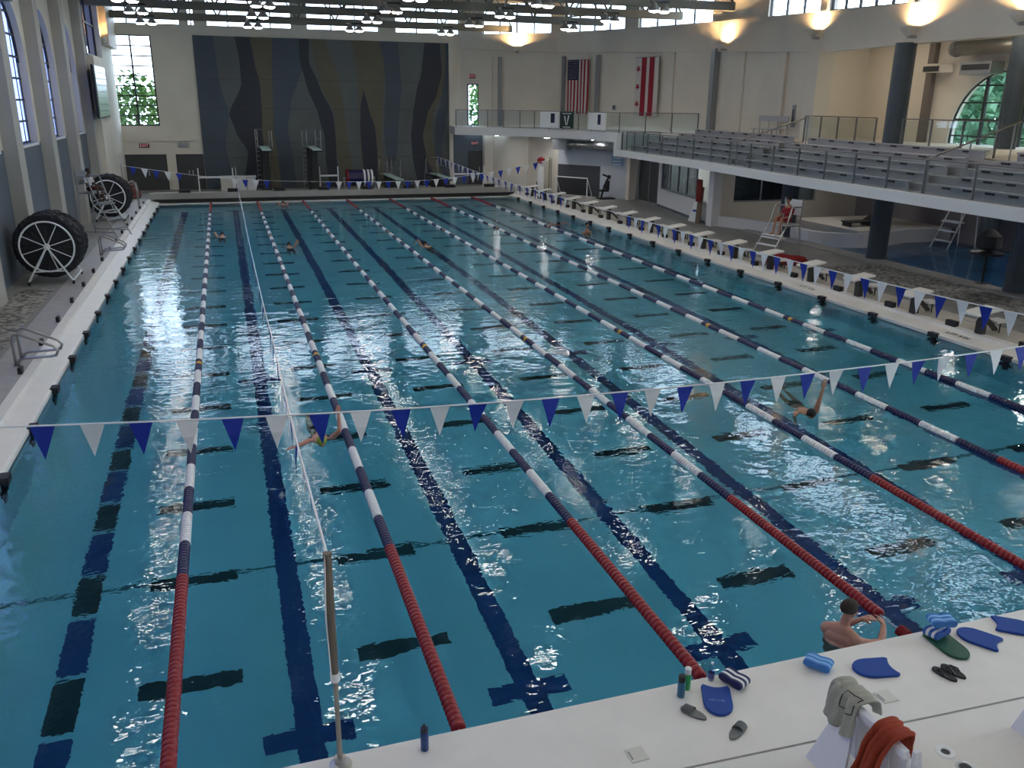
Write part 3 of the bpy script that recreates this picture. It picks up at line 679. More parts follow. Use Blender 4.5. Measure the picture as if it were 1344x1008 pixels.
# ------------------------------------------------------------------ flags and banners on the curved wall
def wallframe(i,t,off,z):
    a,bv=Vector(Wp[i]),Vector(Wp[i+1]); d=bv-a; p=a+d*t; n=Vector((d.y,-d.x)).normalized(); q=p+n*off; return (q.x,q.y,z), math.atan2(d.y,d.x)
def star(mb,c,r,y,rot=0):
    P=[(c[0]+(r if k%2==0 else r*.382)*math.sin(PI*k/5+rot),y,c[1]+(r if k%2==0 else r*.382)*math.cos(PI*k/5+rot)) for k in range(10)]
    n=len(mb.v); mb.add(P+[(c[0],y,c[1])],[(10,(k+1)%10,k) for k in range(10)]); return mb
FR=mat('flag_red',(.30,.012,.03),.8); FWh=mat('flag_white',(.62,.60,.58),.8); FBl=mat('flag_navy',(.012,.016,.06),.8)
def striped_flag():
    (p,a)=wallframe(1,.18,.06,8.45); r=thing('flag','striped red and white flag with starred navy canton hanging vertically','flag',p,a)
    Wd,H=1.72,3.25
    MB().tube([(-.1,0,0),(Wd+.1,0,0)],.02,6).build('pole',GREYM,r)
    sw=Wd/13
    for k in range(13):
        b=MB(); n=10; vs=[]; fs=[]; z0=-H; z1=-.02 if k>6 else -1.22
        for i in range(n+1):
            z=lerp(z1,z0,i/n)
            for x in (k*sw,(k+1)*sw): vs.append((x,-.02-.03*math.sin(x*7+z*.7)*(i/n+.3),z))
        for i in range(n): fs.append((2*i,2*i+1,2*i+3,2*i+2))
        b.add(vs,fs); b.build('stripe',FR if k%2==0 else FWh,r)
    ca=MB().box(0,7*sw,-.03,-.01,-1.22,-.02).build('canton',FBl,r)
    for i in range(9):
        for j in range(6 if i%2==0 else 5):
            x=.08+ (j*.145 if i%2==0 else .0725+j*.145); z=-.10-i*.125
            st=MB(); star(st,(x+.03,z),.038,-.034); st.build('star',FWh,ca)
striped_flag()
def star_flag():
    (p,a)=wallframe(2,.15,.06,8.45); r=thing('flag','white flag with two red bars and three red stars hanging vertically','flag',p,a)
    Wd,H=1.95,3.3
    MB().tube([(-.1,0,0),(Wd+.1,0,0)],.02,6).build('pole',GREYM,r)
    MB().box(0,Wd,-.02,-.005,-H,-.02).build('cloth',FWh,r)
    for x in (.52,1.18): MB().box(x,x+.42,-.028,-.02,-H,-.02).build('red_bar',FR,r)
    for z in (-.65,-1.65,-2.62): st=MB(); star(st,(.26,z),.24,-.03,PI); st.build('red_star',FR,r)
star_flag()
def rail_banner(label, x, y, a, wd, m, kind):
    r=thing('banner',label,'banner',(x,y,ZB+.08),a); MB().box(-wd/2,wd/2,-.15,-.13,0,.95).build('sheet',m,r)
    if kind=='bar': MB().box(.1,.42,-.156,-.15,.3,.85).build('dark_panel',FBl,r)
    if kind=='v':
        MB().add([(-.22,-.155,.72),(-.12,-.155,.72),(-.02,-.155,.2),(-.07,-.155,.2)],[(0,1,2,3)]).build('emblem_stroke',WHITEP,r)
        MB().add([(.0,-.155,.2),(.05,-.155,.2),(.2,-.155,.75),(.1,-.155,.75)],[(0,1,2,3)]).build('emblem_stroke',WHITEP,r)
        MB().box(-.3,.3,-.156,-.15,.06,.1).build('text_line',WHITEP,r); MB().box(-.36,.36,-.156,-.15,.83,.87).build('text_line',WHITEP,r)
def edge_at(u_):  # a point along the balcony edge
    i=min(int(u_),len(E_)-2); t=u_-i; a,b=Vector(E_[i]),Vector(E_[i+1]); d=b-a; p=a.lerp(b,t); return p.x,p.y,math.atan2(d.y,d.x)
x,y,a=edge_at(3.06); rail_banner('white banner with one dark panel on the balcony rail, left of the green one',x,y,a,1.5,WHITEP,'bar')
x,y,a=edge_at(3.66); rail_banner('dark green banner with a white V emblem on the balcony rail',x,y,a,1.05,mat('banner_green',(.006,.03,.022),.6),'v')
x,y,a=edge_at(4.52); rail_banner('white banner with one dark panel at the right end of the balcony rail',x,y,a,2.0,WHITEP,'bar')
b_=thing('team_bench','grey bench with a high back standing against the wall above the bleachers','bench',(28.85,31.2,ZB),math.atan2(-9.7,-.5)+0)
BW=2.6
MB().box(-BW/2,BW/2,-.55,-.25,.42,.46).build('seat',BENCH,b_); MB().box(-BW/2,BW/2,-.12,-.08,.8,1.05).build('backrest',BENCH,b_)
for x in (-1.2,-.4,.4,1.2): MB().tube([(x,-.4,0),(x,-.4,.42)],.025,6).build('leg',GREYM,b_); MB().tube([(x,-.1,0),(x,-.1,.9)],.02,6).build('back_post',GREYM,b_)

# ------------------------------------------------------------------ scoreboard
s=thing('scoreboard','pale green scoreboard of horizontal strips on the left end wall','scoreboard',(-2.095,45.4,4.85)); MB().box(-.003,.02,.2,.6,1,1.4).build('wall_mount',GREYM,s)
MB().box(0,.12,-1.7,2.9,0,2.55).build('casing',BLACK,s)
SBM=mat('scoreboard_green',(.35,.48,.43),.25); 
for i in range(8): MB().box(.12,.15,-1.45,2.85,.06+i*.31,.06+i*.31+.28).build('strip',SBM,s)

# ------------------------------------------------------------------ roof trusses and lamps
TY=[52.4,46.9,41.4,36.0,30.6,25.2,19.8,14.4,9.0,3.6]
for y in TY:
    x0,x1=-2.75,(19.5 if y>54 else (22.5 if y>50 else (26.6 if y>45 else 29.0 if y>28 else 27)))
    zb=10.42 if y>50 else 10.55
    struct('beam_truss', MB().box(x0,x1,y-.16,y+.16,zb-.2,zb+.2), TRUSS)
    struct('beam_truss_top', MB().box(x0,x1,y-.16,y+.16,12.2,12.5), TRUSS)
    n=int((x1-x0)/2.2); 
    for i in range(n):
        a=lerp(x0,x1,i/n); b2=lerp(x0,x1,(i+1)/n)
        struct('beam_web', MB().tube([(a,y,zb+.1),((a+b2)/2,y,12.3),(b2,y,zb+.1)],.06,6), TRUSS)
for x in (3.2,8.7,14.1,19.4,24.6):
    struct('beam_purlin', MB().box(x-.1,x+.1,-9,54.5,12.45,12.75), TRUSS)
LAMPM=emit('lamp_glow',(1,.96,.88),LAMP_E)
SHADE=mat('lamp_shade',(.42,.42,.40),.45,.3)
def lamp0():
    r=thing('ceiling_lamp',None,'lamp',(0,0,0),0,'twin lamps hanging from the roof trusses'); r.scale=(.85,.85,.85)
    MB().tube([(0,0,.45),(0,0,1.0)],.025,6).build('rod',GREYM,r); MB().box(-.5,.5,-.06,.06,.36,.46).build('ballast',BLACK,r)
    for s in (-1,1):
        sh=MB().at((s*.33,s*.10,0)).lathe([(.29,-.02),(.30,0),(.26,.10),(.12,.26),(.09,.36)],16,caps=False).build('shade',SHADE,r,smooth=True)
        MB().at((s*.33,s*.10,0)).lathe([(.265,-.025),(.24,-.06),(.17,-.09),(.07,-.10)],14).build('lamp_glass',LAMPM,sh)
    return r
LP=lamp0(); first=True; LX=[.5,5.9,11.4,16.7,22.0]; LY=[46.9,40.8,35.5,30.4,25.2,19.8,14.4,9.0,3.6,-1.8]
for j,y in enumerate(LY):
    for i,x in enumerate(LX):
        if y>45 and x>20: continue
        o=LP if first else copy_tree(LP); first=False; o.location=(x,y,9.6 if j<4 else 9.7)
        o['label']=f'twin ceiling lamp, {ORD[i]} from the left in the {ORD[j]} row from the far wall'
# ------------------------------------------------------------------ wall sconces with warm light
SCM=emit('sconce_glow',(1,.62,.28),SC_E)
def sconce(p,a,label,r=.33):
    t=thing('wall_sconce',label,'sconce',p,a,'warm uplights on the upper walls')
    prof=[(.03,-.3),(.08,-.28),(r*.75,-.1),(r,.02),(r*.94,.02),(.05,-.2)]
    MB().at((0,-r-.02,0)).lathe(prof,16).build('bowl',CREAM,t,smooth=True)
    MB().box(-.06,.06,-.3,0,-.36,-.26).build('bracket',GREYM,t)
    MB().at((0,-r-.02,-.09)).lathe([(.02,-.02),(r*.6,0),(.02,.02)],12).build('glowing_lamp',SCM,t)
    return t
segB=math.atan2(-10,-.1)
sconce((26.9,20.6,8.42),math.atan2(-11.2,-.2),'warm wall sconce on the beam just beside the top of the far tall column')
sconce((26.8,16.0,8.5),math.atan2(-11.2,-.2),'warm wall sconce on the beam beside the top of the nearer tall column')
(p,a)=wallframe(0,.60,-.0,9.3); sconce(p,a,'glowing wall sconce left of the striped flag, under the clerestory')
(p,a)=wallframe(3,.11,.05,8.9); sconce(p,a,'glowing wall sconce on the pier right of the star flag')
(p,a)=wallframe(3,.97,.05,8.95); sconce(p,a,'brightest wall sconce, on the pier at the corner above the bleachers')
sconce((-2.38,27.2,9.0),PI/2,'small sconce high on a pier between the first and second arched windows',.12)
sconce((-2.1,49.8,9.0),PI/2,'warm sconce high in the far left corner beside the tan duct',.15)
# warm lamps that wash the concourse; the farthest is added to brighten its back wall
for i,y in enumerate((16.5,20.5,24.5,28.5)):
    t=thing('ceiling_light','long warm lamp above the duct of the concourse, '+('nearest','second nearest','second farthest','farthest')[i]+' of four, the farthest being added','lamp',(31.6,y,8.97)); MB().box(-.08,.08,-.8,.8,-.10,0).build('housing',GREYM,t); MB().box(-.06,.06,-.75,.75,-.105,-.10).build('tube',emit('concourse_glow',(1,.86,.68),130),t)

# ------------------------------------------------------------------ lane ropes
def disc_mesh(m, L, nd, r1, r2, nm, seg=14):
    prof=[]; 
    for i in range(nd):
        q=L/nd; prof += [(r1,i*q+.001),(r2*.96,i*q+q*.16),(r2,i*q+q*.3),(r2,i*q+q*.7),(r2*.96,i*q+q*.84),(r1,(i+1)*q-.001)]
    return MB().lathe(prof,seg,'Y').mesh(nm,m,True)
BL=.911
MEW=disc_mesh(WHITEP,BL,12,.05,.074,'white_float_band'); MEN=disc_mesh(NAVY,BL,12,.05,.074,'navy_float_band'); MER=disc_mesh(RED,1.0,12,.045,.076,'red_float_band'); MEG=disc_mesh(GOLD,.16,2,.05,.0765,'gold_float_band')
CAB=mat('cable_steel',(.35,.36,.38),.4,.6)
rl=['first','second','third','fourth','fifth','sixth','seventh']
for i,x in enumerate(ROPX):
    r=thing('lane_rope',f'red, white and navy lane rope, {rl[i]} from the left pool wall','lane rope',(x,0,.012),0,'lane ropes of the big pool')
    def seg(me,y,nm,sc_=1):
        o=bpy.data.objects.new(nm,me); C.objects.link(o); o.parent=r; o.location=(0,y,0); o.scale=(1,sc_,1); return o
    y0=4.92; nb=43
    for k in range(nb): seg(MEN if k%2==0 else MEW, y0+k*BL, 'navy_float_band' if k%2==0 else 'white_float_band')
    seg(MEG,14.55,'gold_float_band'); seg(MEG,y0+nb*BL-9.75,'gold_float_band')
    near=1.18
    if i==3: near=1.60
    L=(y0-near)/4
    for k in range(4): seg(MER,near+k*L,'red_float_band',L)
    if i==3: seg(MER,1.14,'red_float_band',.13)
    ye=y0+nb*BL; L=(PY1-.1-ye)/5
    for k in range(5): seg(MER,ye+k*L,'red_float_band',L)
    MB().tube([(0,PY0,0),(0,PY1,0)],.012,6).build('cable',CAB,r)

# ------------------------------------------------------------------ pennant lines
def pennant_line(name_label, pts, spacing, start, skip=(), w=.27, h=.42, phase=0, lean=0, ends=(0,1)):
    P=[Vector(p) for p in pts]; r=thing('pennant_line',name_label,'pennant line',P[0]); o=P[0]
    n=40; cum=[0]; Q=[]
    def at(t):
        i=min(int(t*(len(P)-1)),len(P)-2); q=t*(len(P)-1)-i
        a=P[max(i-1,0)]; b=P[i]; c=P[i+1]; d=P[min(i+2,len(P)-1)]
        return b*(2*q**3-3*q**2+1)+c*(-2*q**3+3*q**2)+(c-a)*.5*(q**3-2*q**2+q)+(d-b)*.5*(q**3-q**2)
    N=400; Q=[at(k/N) for k in range(N+1)]; cum=[0.]
    for k in range(N): cum.append(cum[-1]+(Q[k+1]-Q[k]).length)
    MB().tube([Q[k]-o for k in range(0,N+1,5)],.011,6).build('cord',FLAGW,r)
    s=start; k=0
    def samp(s):
        for j in range(N):
            if cum[j+1]>=s: return Q[j].lerp(Q[j+1],(s-cum[j])/(cum[j+1]-cum[j]))
        return Q[-1]
    while s+w<cum[-1]:
        if k not in skip:
            a=samp(s)-o; b=samp(s+w)-o; d=(b-a).normalized(); nr=Vector((-d.y,d.x,0)).normalized(); rr=random.uniform(-.05,.05)+lean
            c=(a+b)/2+Vector((0,0,-h))+nr*rr+d*random.uniform(-.03,.03)
            m=(a+b)/2+Vector((0,0,-.0)); f=MB(); th=nr*.002
            v=[a,m,b,(b+c)/2+nr*rr*.4,c,(a+c)/2+nr*rr*.4]
            f.add([p+th for p in v]+[p-th for p in v],[(0,1,5),(1,3,5),(1,2,3),(5,3,4),(11,7,6),(11,9,7),(9,8,7),(10,9,11)]+[(j,(j+1)%6,6+(j+1)%6,6+j)[::-1] for j in range(6)])
            f.build('pennant',FLAGB if (k+phase)%2==0 else FLAGW,r,label='blue pennant' if (k+phase)%2==0 else 'white pennant')
        s+=spacing; k+=1
    return r
pennant_line('blue and white pennant line over the near end, from left to right across all lanes',
   [(-1.0,5,2.36),(1.37,5,2.20),(3.55,5,2.07),(6.45,5,1.95),(9.87,5,1.90),(13.2,5,1.93),(16.14,5,2.02),(22.3,5,2.35)],.523,.0+2.38,skip=(),phase=0)
pennant_line('blue and white pennant line over the far end, hanging in front of the mural',
   [(-1.3,44.4,2.5),(1.0,44.4,2.14),(3.7,44.4,1.78),(6.9,44.4,1.58),(11,44.4,1.48),(15,44.4,1.52),(19,44.4,1.95),(22.4,44.4,2.6)],.56,.35,skip=(5,6,7,8,13,14,15,16,17),h=.46,w=.33)
pennant_line('blue and white pennant line along the left lanes, seen end-on from the tall post',
   [(4.28,.72,2.36),(4.29,5,1.98),(4.32,10,1.70),(4.33,15,1.40),(4.33,25,1.25),(4.34,34,1.35),(4.34,43,1.30),(4.36,49.6,1.95)],.56,2.0,lean=.0)
pennant_line('blue and white pennant line along the right edge, above the starting blocks',
   [(16.7,.6,2.75),(16.7,5.6,2.40),(16.7,10.5,2.25),(16.7,16,2.16),(16.7,20,2.17),(16.7,28,2.17),(16.7,38,2.2),(16.7,49.8,2.5)],.535,.8,skip=tuple(range(38,48)),phase=1,h=.45,w=.3)
p=thing('flag_post','tall grey post with a white clip holding the pennant line, at the near edge','post',(4.28,.72,DK))
MB().tube([(0,0,0),(0,0,.95)],.022,10).build('lower_tube',mat('post_grey',(.33,.31,.28),.4,.5),p); MB().tube([(0,0,.9),(0,0,2.08)],.034,10).build('upper_tube',mat('post_brown_grey',(.17,.145,.115),.4,.3),p)
MB().lathe([(.04,.88),(.04,.96)],12).build('clip',WHITEP,p); MB().lathe([(.10,0),(.10,.02),(.05,.04),(.05,.10)],16).build('base_plate',STEEL,p)
MB().tube([(-.03,-.03,.9),(-.045,-.02,1.5),(-.02,-.02,2.07)],.006,6).build('tie_cord',FLAGW,p)
for (x,y,h,l) in ((4.36,49.9,1.75,'slim far post on the far deck holding the left pennant line'),(-1.35,44.4,2.25,'slim post on the left deck holding the far pennant line'),(22.5,44.4,2.35,'slim post on the right deck holding the far pennant line')):
    p=thing('flag_post',l,'post',(x,y,DK)); MB().tube([(0,0,0),(0,0,h)],.025,8).build('tube',GREYM,p); MB().lathe([(.1,0),(.1,.02),(.04,.05)],12).build('base_plate',STEEL,p)

# ------------------------------------------------------------------ starting blocks
BLKT=mat('block_top',(.80,.79,.76),.5)
LEGM=mat('block_leg',(.05,.048,.045),.45,.3)
def block0():
    r=thing('starting_block',None,'starting block',(0,0,DK),0,'starting blocks on the right deck')
    # local: +X away from the pool
    pl=MB(); pl.add([(-.35,-.27,.50),(.42,-.27,.62),(.42,.27,.62),(-.35,.27,.50),(-.35,-.27,.56),(.42,-.27,.68),(.42,.27,.68),(-.35,.27,.56)],[(0,3,2,1),(4,5,6,7),(0,1,5,4),(1,2,6,5),(2,3,7,6),(3,0,4,7)]); pl.build('platform',BLKT,r,bevel=.015)
    MB().box(-.0,.16,-.1,.1,0,.56).build('pedestal',LEGM,r)
    MB().add([(.16,-.09,.45),(.16,.09,.45),(.55,.09,.12),(.55,-.09,.12),(.16,-.09,.37),(.16,.09,.37),(.55,.09,.04),(.55,-.09,.04)],[(0,1,2,3),(7,6,5,4),(0,3,7,4),(1,5,6,2),(2,6,7,3),(0,4,5,1)]).build('brace',LEGM,r)
    MB().box(.38,.80,-.2,.2,.28,.33).build('step',BLKT,r); MB().tube([(.6,-.1,0),(.6,-.1,.28)],.02,6).build('step_leg',LEGM,r); MB().tube([(.6,.1,0),(.6,.1,.28)],.02,6).build('step_leg',LEGM,r)
    MB().tube([(-.3,-.2,.50),(-.36,-.2,.36),(-.36,.2,.36),(-.3,.2,.50)],.015,6).build('hand_bar',STEEL,r)
    return r
B0=block0(); nb=0
for k in range(-1,16):
    y=11.07+2.32*k
    if 19.6<y<21.0 and False: continue
    o=B0 if nb==0 else copy_tree(B0); o.location=(21.74,y,DK); o['label']=f'white starting block on the right deck, {ORD[nb]} from the near end'; nb+=1
# numbered boxes and cross targets at both sides of the short lanes
for k in range(-2,16):
    y=11.07+2.32*k
    a=MB().box(21.72,21.86,y-.16+.9,y+.16+.9,DK-.16,DK+.13).build('lane_marker_box',BLACK); tag(a,f'black lane marker box on the right pool edge, {ORD[k+2]} from the near end','marker','black marker boxes on the right pool edge')
    for (nm,x,s) in (('right',PX1,-1),('left',PX0,1)):
        if k==-2 and nm=='right': continue
        a=MB(); x0,x1=sorted((x+s*.001,x+s*.03)); yy=y+.9 if nm=='right' else y
        a.box(x0,x1,yy-.2,yy+.2,-.45,-.22).box(x0,x1,yy-.08,yy+.08,-.75,.02); o=a.build('wall_target',BLACK); o['kind']='structure'
    if k>-2:
        o=MB().box(PX1-.12,PX1+.03,y+.77,y+1.03,.02,.14).build('lane_anchor',BLACK); tag(o,f'black rope anchor on the right pool edge, {ORD[k+1]} from the near end','anchor','black anchors on the right pool edge')
    if y<47:
        o=MB().box(-.03,.12,y-.13,y+.13,.02,.135).build('lane_anchor',BLACK); tag(o,f'black rope anchor on the left pool edge, {ORD[k+2]} from the near end','anchor','black anchors on the left pool edge')
        q=thing('gutter_marker',f'small black upright marker on the left coping, {ORD[k+2]} from the near end','marker',(-.66,y+.6,DK),0,'black markers along the left coping')
        MB().box(-.04,.04,-.1,.1,0,.14).build('plate',BLACK,q)
for i in range(8):
    x=LANX[i]; o=MB().box(x-.32,x+.32,PY1+.0-.06,PY1+.3,.34,.52).build('lane_marker_box',BLACK); o.location=(0,-.0,.0)
    o.data.transform(Matrix.Translation((0,.2,.28))); tag(o,f'dark lane marker on the far pool rim, {ORD[i]} from the left','marker','dark markers on the far rim')
    o=MB().box(x-.3,x+.3,PY1-.03,PY1-.001,-.6,-.1).build('wall_target',BLACK); o['kind']='structure'
# depth marking on the right gutter
o=text_mesh('depth_marking','6 FT. 9 IN',.18,BLACK); o.matrix_world=Matrix.Translation((21.50,11.45,.168))@Matrix.Rotation(-.213,4,'Y')@Matrix.Rotation(-PI/2,4,'Z');
tag(o,'black depth lettering 6 FT. 9 IN on the right pool edge','marking')
for yy in (27.5,): 
    o=text_mesh('depth_marking','6 FT. 9 IN',.18,BLACK); o.matrix_world=Matrix.Translation((21.50,17.75,.168))@Matrix.Rotation(-.213,4,'Y')@Matrix.Rotation(-PI/2,4,'Z'); tag(o,'black depth lettering on the right pool edge beside the red bag','marking')

# ------------------------------------------------------------------ grab rails on the left deck
def grab_rail(x,y,label,rz=0):
    r=thing('grab_rail',label,'grab rail',(x,y,DK),rz)
    for s in (-.27,.27):
        P=[(-.35,s,0),(-.35,s,.55),(-.32,s,.68),(-.22,s,.72),(.42,s,.40),(.5,s,.30),(.45,s,.20),(.35,s,.18),(-.2,s,.17),(-.28,s,.12),(-.3,s,.02)]
        MB().tube(P,.031,8).build('rail',STEEL,r,smooth=True)
        MB().at((-.35,s,0)).lathe([(.06,0),(.06,.015),(.03,.03)],10).build('flange',STEEL,r)
grab_rail(-.5,14.8,'stainless pool grab rails on the left deck, nearest pair'); grab_rail(-.5,29.4,'stainless pool grab rails beside the feet of the left lifeguard chair')
def tall_rail(x,y,label):
    r=thing('grab_rail',label,'grab rail',(x,y,DK))
    for s in (-.3,.3):
        P=[(-.3,s,0),(-.3,s,1.0),(-.2,s,1.3),(-.0,s,1.38),(.15,s,1.25),(.2,s,.9),(.2,s,.05)]
        MB().tube(P,.025,8).build('rail',STEEL,r,smooth=True)
    MB().tube([(.2,-.3,.25),(.55,-.3,.25),(.6,-.3,.15)],.02,6).build('step_bar',STEEL,r)
tall_rail(-.95,44.8,'tall stainless ladder rails at the far left corner of the pool')

# ------------------------------------------------------------------ lane rope reels
TYRE=mat('reel_rope_black',(.008,.009,.014),.5,bump=(14,1.0))
def reel(x,y,label,R=1.0):
    r=thing('rope_reel',label,'reel',(x,y,DK))
    zc=R+.16
    # rolled ropes: ribbed drum, axis along Y
    prof=[(.15,-.3)]; nb=11
    for i in range(nb):
        a=-.3+1.25*i/nb; q=1.25/nb; prof+=[(R*.90,a+.01),(R*.97,a+q*.3),(R*.97,a+q*.7),(R*.90,a+q-.01)]
    prof+=[(.15,.95)]
    d=MB().at((0,0,zc)).lathe(prof,64,'Y'); rng=random.Random(5)
    for q in range(64,len(d.v)-64):
        v=d.v[q]; f=1+rng.uniform(-.045,.03); d.v[q]=(v[0]*f,v[1]+rng.uniform(-.01,.01),zc+(v[2]-zc)*f)
    d=d.build('rolled_ropes',TYRE,r)
    for (yy,nm) in ((-.42,'near'),(1.05,'far')):
        w=MB(); n=32; w.tube([(R*.76*math.cos(2*PI*k/n),yy,zc+R*.76*math.sin(2*PI*k/n)) for k in range(n)],.028,8,closed=True); wo=w.build('wheel_rim',WHITEP,r,smooth=True)
        for k in range(8):
            a=2*PI*k/8+.3; MB().tube([(.08*math.cos(a),yy,zc+.08*math.sin(a)),(R*.76*math.cos(a),yy,zc+R*.76*math.sin(a))],.016,6).build('spoke',WHITEP,wo)
        MB().at((0,yy,zc)).lathe([(.09,-.05),(.09,.05)],12,'Y').build('hub',WHITEP,wo)
        for s in (-1,1): MB().tube([(0,yy-.06*(1 if yy<0 else -1),zc),(s*R*.62,yy-.12*(1 if yy<0 else -1),.12)],.03,8).build('leg',WHITEP,r)
        MB().tube([(-R*.45,yy-.1*(1 if yy<0 else -1),.42),(R*.45,yy-.1*(1 if yy<0 else -1),.42)],.022,6).build('cross_bar',WHITEP,r)
    for s in (-1,1):
        MB().tube([(s*R*.62,-.54,.12),(s*R*.62,1.17,.12)],.03,8).build('base_bar',WHITEP,r)
        for yy in (-.54,1.17): MB().at((s*R*.62,yy,.06)).lathe([(.06,-.03),(.06,.03)],12,'X').build('caster',BLACK,r)
reel(-1.62,24.3,'big black lane rope reel with a white spoked wheel on the left deck',1.0)
reel(-1.55,39.6,'farther black lane rope reel behind the left lifeguard chair',.98)

# ------------------------------------------------------------------ lifeguard chairs
def guard_chair(name,label,loc,rz,h=2.1,metal=STEEL,seatm=WHITEP,steps=4):
    """local +X points the way the guard looks; ladder is on the +X side"""
    r=thing(name,label,'lifeguard chair',loc,rz)
    fx=1.15; bx=-.55; w=.42
    for s in (-w,w):
        MB().tube([(fx,s*1.15,0),(.25,s,h),(.05,s,h+.62),(-.02,s,h+.68),(-.4,s,h+.66)],.028,8).build('leg',metal,r)
        MB().tube([(bx,s*1.15,0),(-.42,s,h),(-.46,s,h+.95)],.028,8).build('leg',metal,r)
        MB().tube([(bx+.02,s*1.13,.2),(fx-.1,s*1.13,.2)],.02,6).build('base_bar',metal,r)
        MB().tube([(-.42,s,h),(.25,s,h)],.02,6).build('seat_bar',metal,r)
    for i in range(steps):
        t=(i+1)/(steps+1); x=lerp(fx,.25,t); z=h*t; MB().box(x-.1,x+.1,-w*1.05,w*1.05,z-.02,z+.02).build('step',seatm,r)
    MB().box(-.45,.22,-w,w,h,h+.05).build('seat',seatm,r); MB().box(-.5,-.45,-w,w,h+.35,h+.9).build('backrest',seatm,r)
    MB().box(.2,.62,-w,w,h-.45,h-.41).build('foot_rest',seatm,r)
    return r
guard_chair('lifeguard_chair','tall steel lifeguard chair on the left deck, guard in white shirt on it',(-1.5,34.6,DK),-.5,1.75,GREYM,GREYM)
guard_chair('lifeguard_chair','steel lifeguard chair on the right deck between starting blocks, guard in red on it',(23.05,21.6,DK),PI+.2,1.35,STEEL,WHITEP,3)
guard_chair('lifeguard_chair','white lifeguard chair standing far back beside the leisure pool',(32.9,23.2,-.3),PI,2.0,WHITEP,WHITEP)
bgm=mat('red_cloth',(.28,.018,.02),.8,bump=(8,.6))
def lump(name,label,cat,loc,dims,m,seed=0,rz=0,sub=1):
    random.seed(seed); b=MB().ball((0,0,0),(1,1,1),18,10)
    v=[]
    for p in b.v:
        q=Vector(p); k=1+.16*math.sin(q.x*5+seed)+.12*math.sin(q.y*7+1.3*seed)+.1*math.sin(q.z*6+q.x*4)
        v.append((q.x*dims[0]*k,q.y*dims[1]*k,max(q.z,-.25)*dims[2]*(k if q.z>0 else 1)+.25*dims[2]))
    b.v=v; o=b.build(name,m,smooth=True); o.location=loc; o.rotation_euler=(0,0,rz); return tag(o,label,cat)
lump('equipment_bag','crumpled dark red bag on the deck under the right lifeguard chair','bag',(22.75,21.0,DK),(.85,.26,.32),bgm,3,-.25)

# ------------------------------------------------------------------ far deck: diving boards, rails, bench, reel
AQ=mat('board_aqua',(.42,.58,.56),.5)
def diving_board(x,y,h,label,ladder=True):
    r=thing('diving_board',label,'diving board',(x,y,DK))
    MB().box(-.25,.25,-3.4,1.6,h-.05,h).build('board',AQ,r); MB().box(-.28,.28,-3.45,-3.3,h-.12,h-.05).build('board_tip',BLACK,r)
    MB().box(-.2,.2,-1.2,-.3,0,h-.06).build('stand',mat('stand_dark',(.02,.022,.022),.6),r); MB().box(-.25,.25,.8,1.2,0,h-.06).build('rear_stand',mat('stand_dark2',(.02,.022,.022),.6),r)
    for s in (-.42,.42):
        MB().tube([(s,-1.4,h),(s,-1.4,h+1.0),(s,1.7,h+1.0),(s,1.7,h)],.024,8).build('hand_rail',STEEL,r); MB().tube([(s,-1.4,h+.5),(s,1.7,h+.5)],.02,6).build('middle_rail',STEEL,r)
        MB().tube([(s,1.7,h+1),(s,1.9,h+.8),(s,2.5,.05)],.024,8).build('ladder_rail',STEEL,r)
    MB().tube([(-.42,1.72,h+1.0),(.42,1.72,h+1.0)],.02,6).build('end_rail',STEEL,r)
    for i in range(int(h/.3)): z=.3*(i+1); t=1-z/h; yy=1.85+.6*t; MB().box(-.4,.4,yy-.06,yy+.06,z-.015,z+.015).build('ladder_step',STEEL,r)
diving_board(6.2,51.6,2.75,'high diving board on its dark stand, left one of the two high boards')
diving_board(9.1,51.6,2.75,'high diving board on its dark stand, right one of the two high boards')
diving_board(14.0,51.6,.95,'low diving board just right of the navy rope reel on the far deck')
diving_board(17.2,51.6,.95,'low diving board at the right end of the mural on the far deck')
def bar_stand(x0,x1,y,label):
    r=thing('bar_stand',label,'stand',(x0,y,DK)); L=x1-x0
    for x in (0,L):
        for s in (-.25,.25): MB().tube([(x,s,0),(x,s*.55,1.0),(x,0,1.55)],.03,8).build('leg',WHITEP,r)
    MB().box(0,L,-.08,.08,.95,1.05).build('bar',WHITEP,r)
bar_stand(2.2,4.2,51.3,'white bar between two posts on the far deck, left of the white bench'); bar_stand(9.45,10.6,51.3,'white bar between two posts on the far deck, left of the navy rope reel'); bar_stand(18.1,20.2,51.0,'white bar between two posts at the right end of the far deck')
r=thing('storage_bench','white storage bench against the mural on the far deck','bench',(4.2,52.3,DK)); MB().box(-.75,1.35,-.3,.3,0,.9).build('box',WHITEP,r,bevel=.03); MB().box(-.8,1.4,-.34,.34,.9,.98).build('lid',WHITEP,r); MB().box(-.75,.2,-.31,-.30,.12,.85).build('front_panel',CREAM,r); MB().box(.8,.83,-.31,-.3,.1,.9).build('dark_post',BLACK,r)
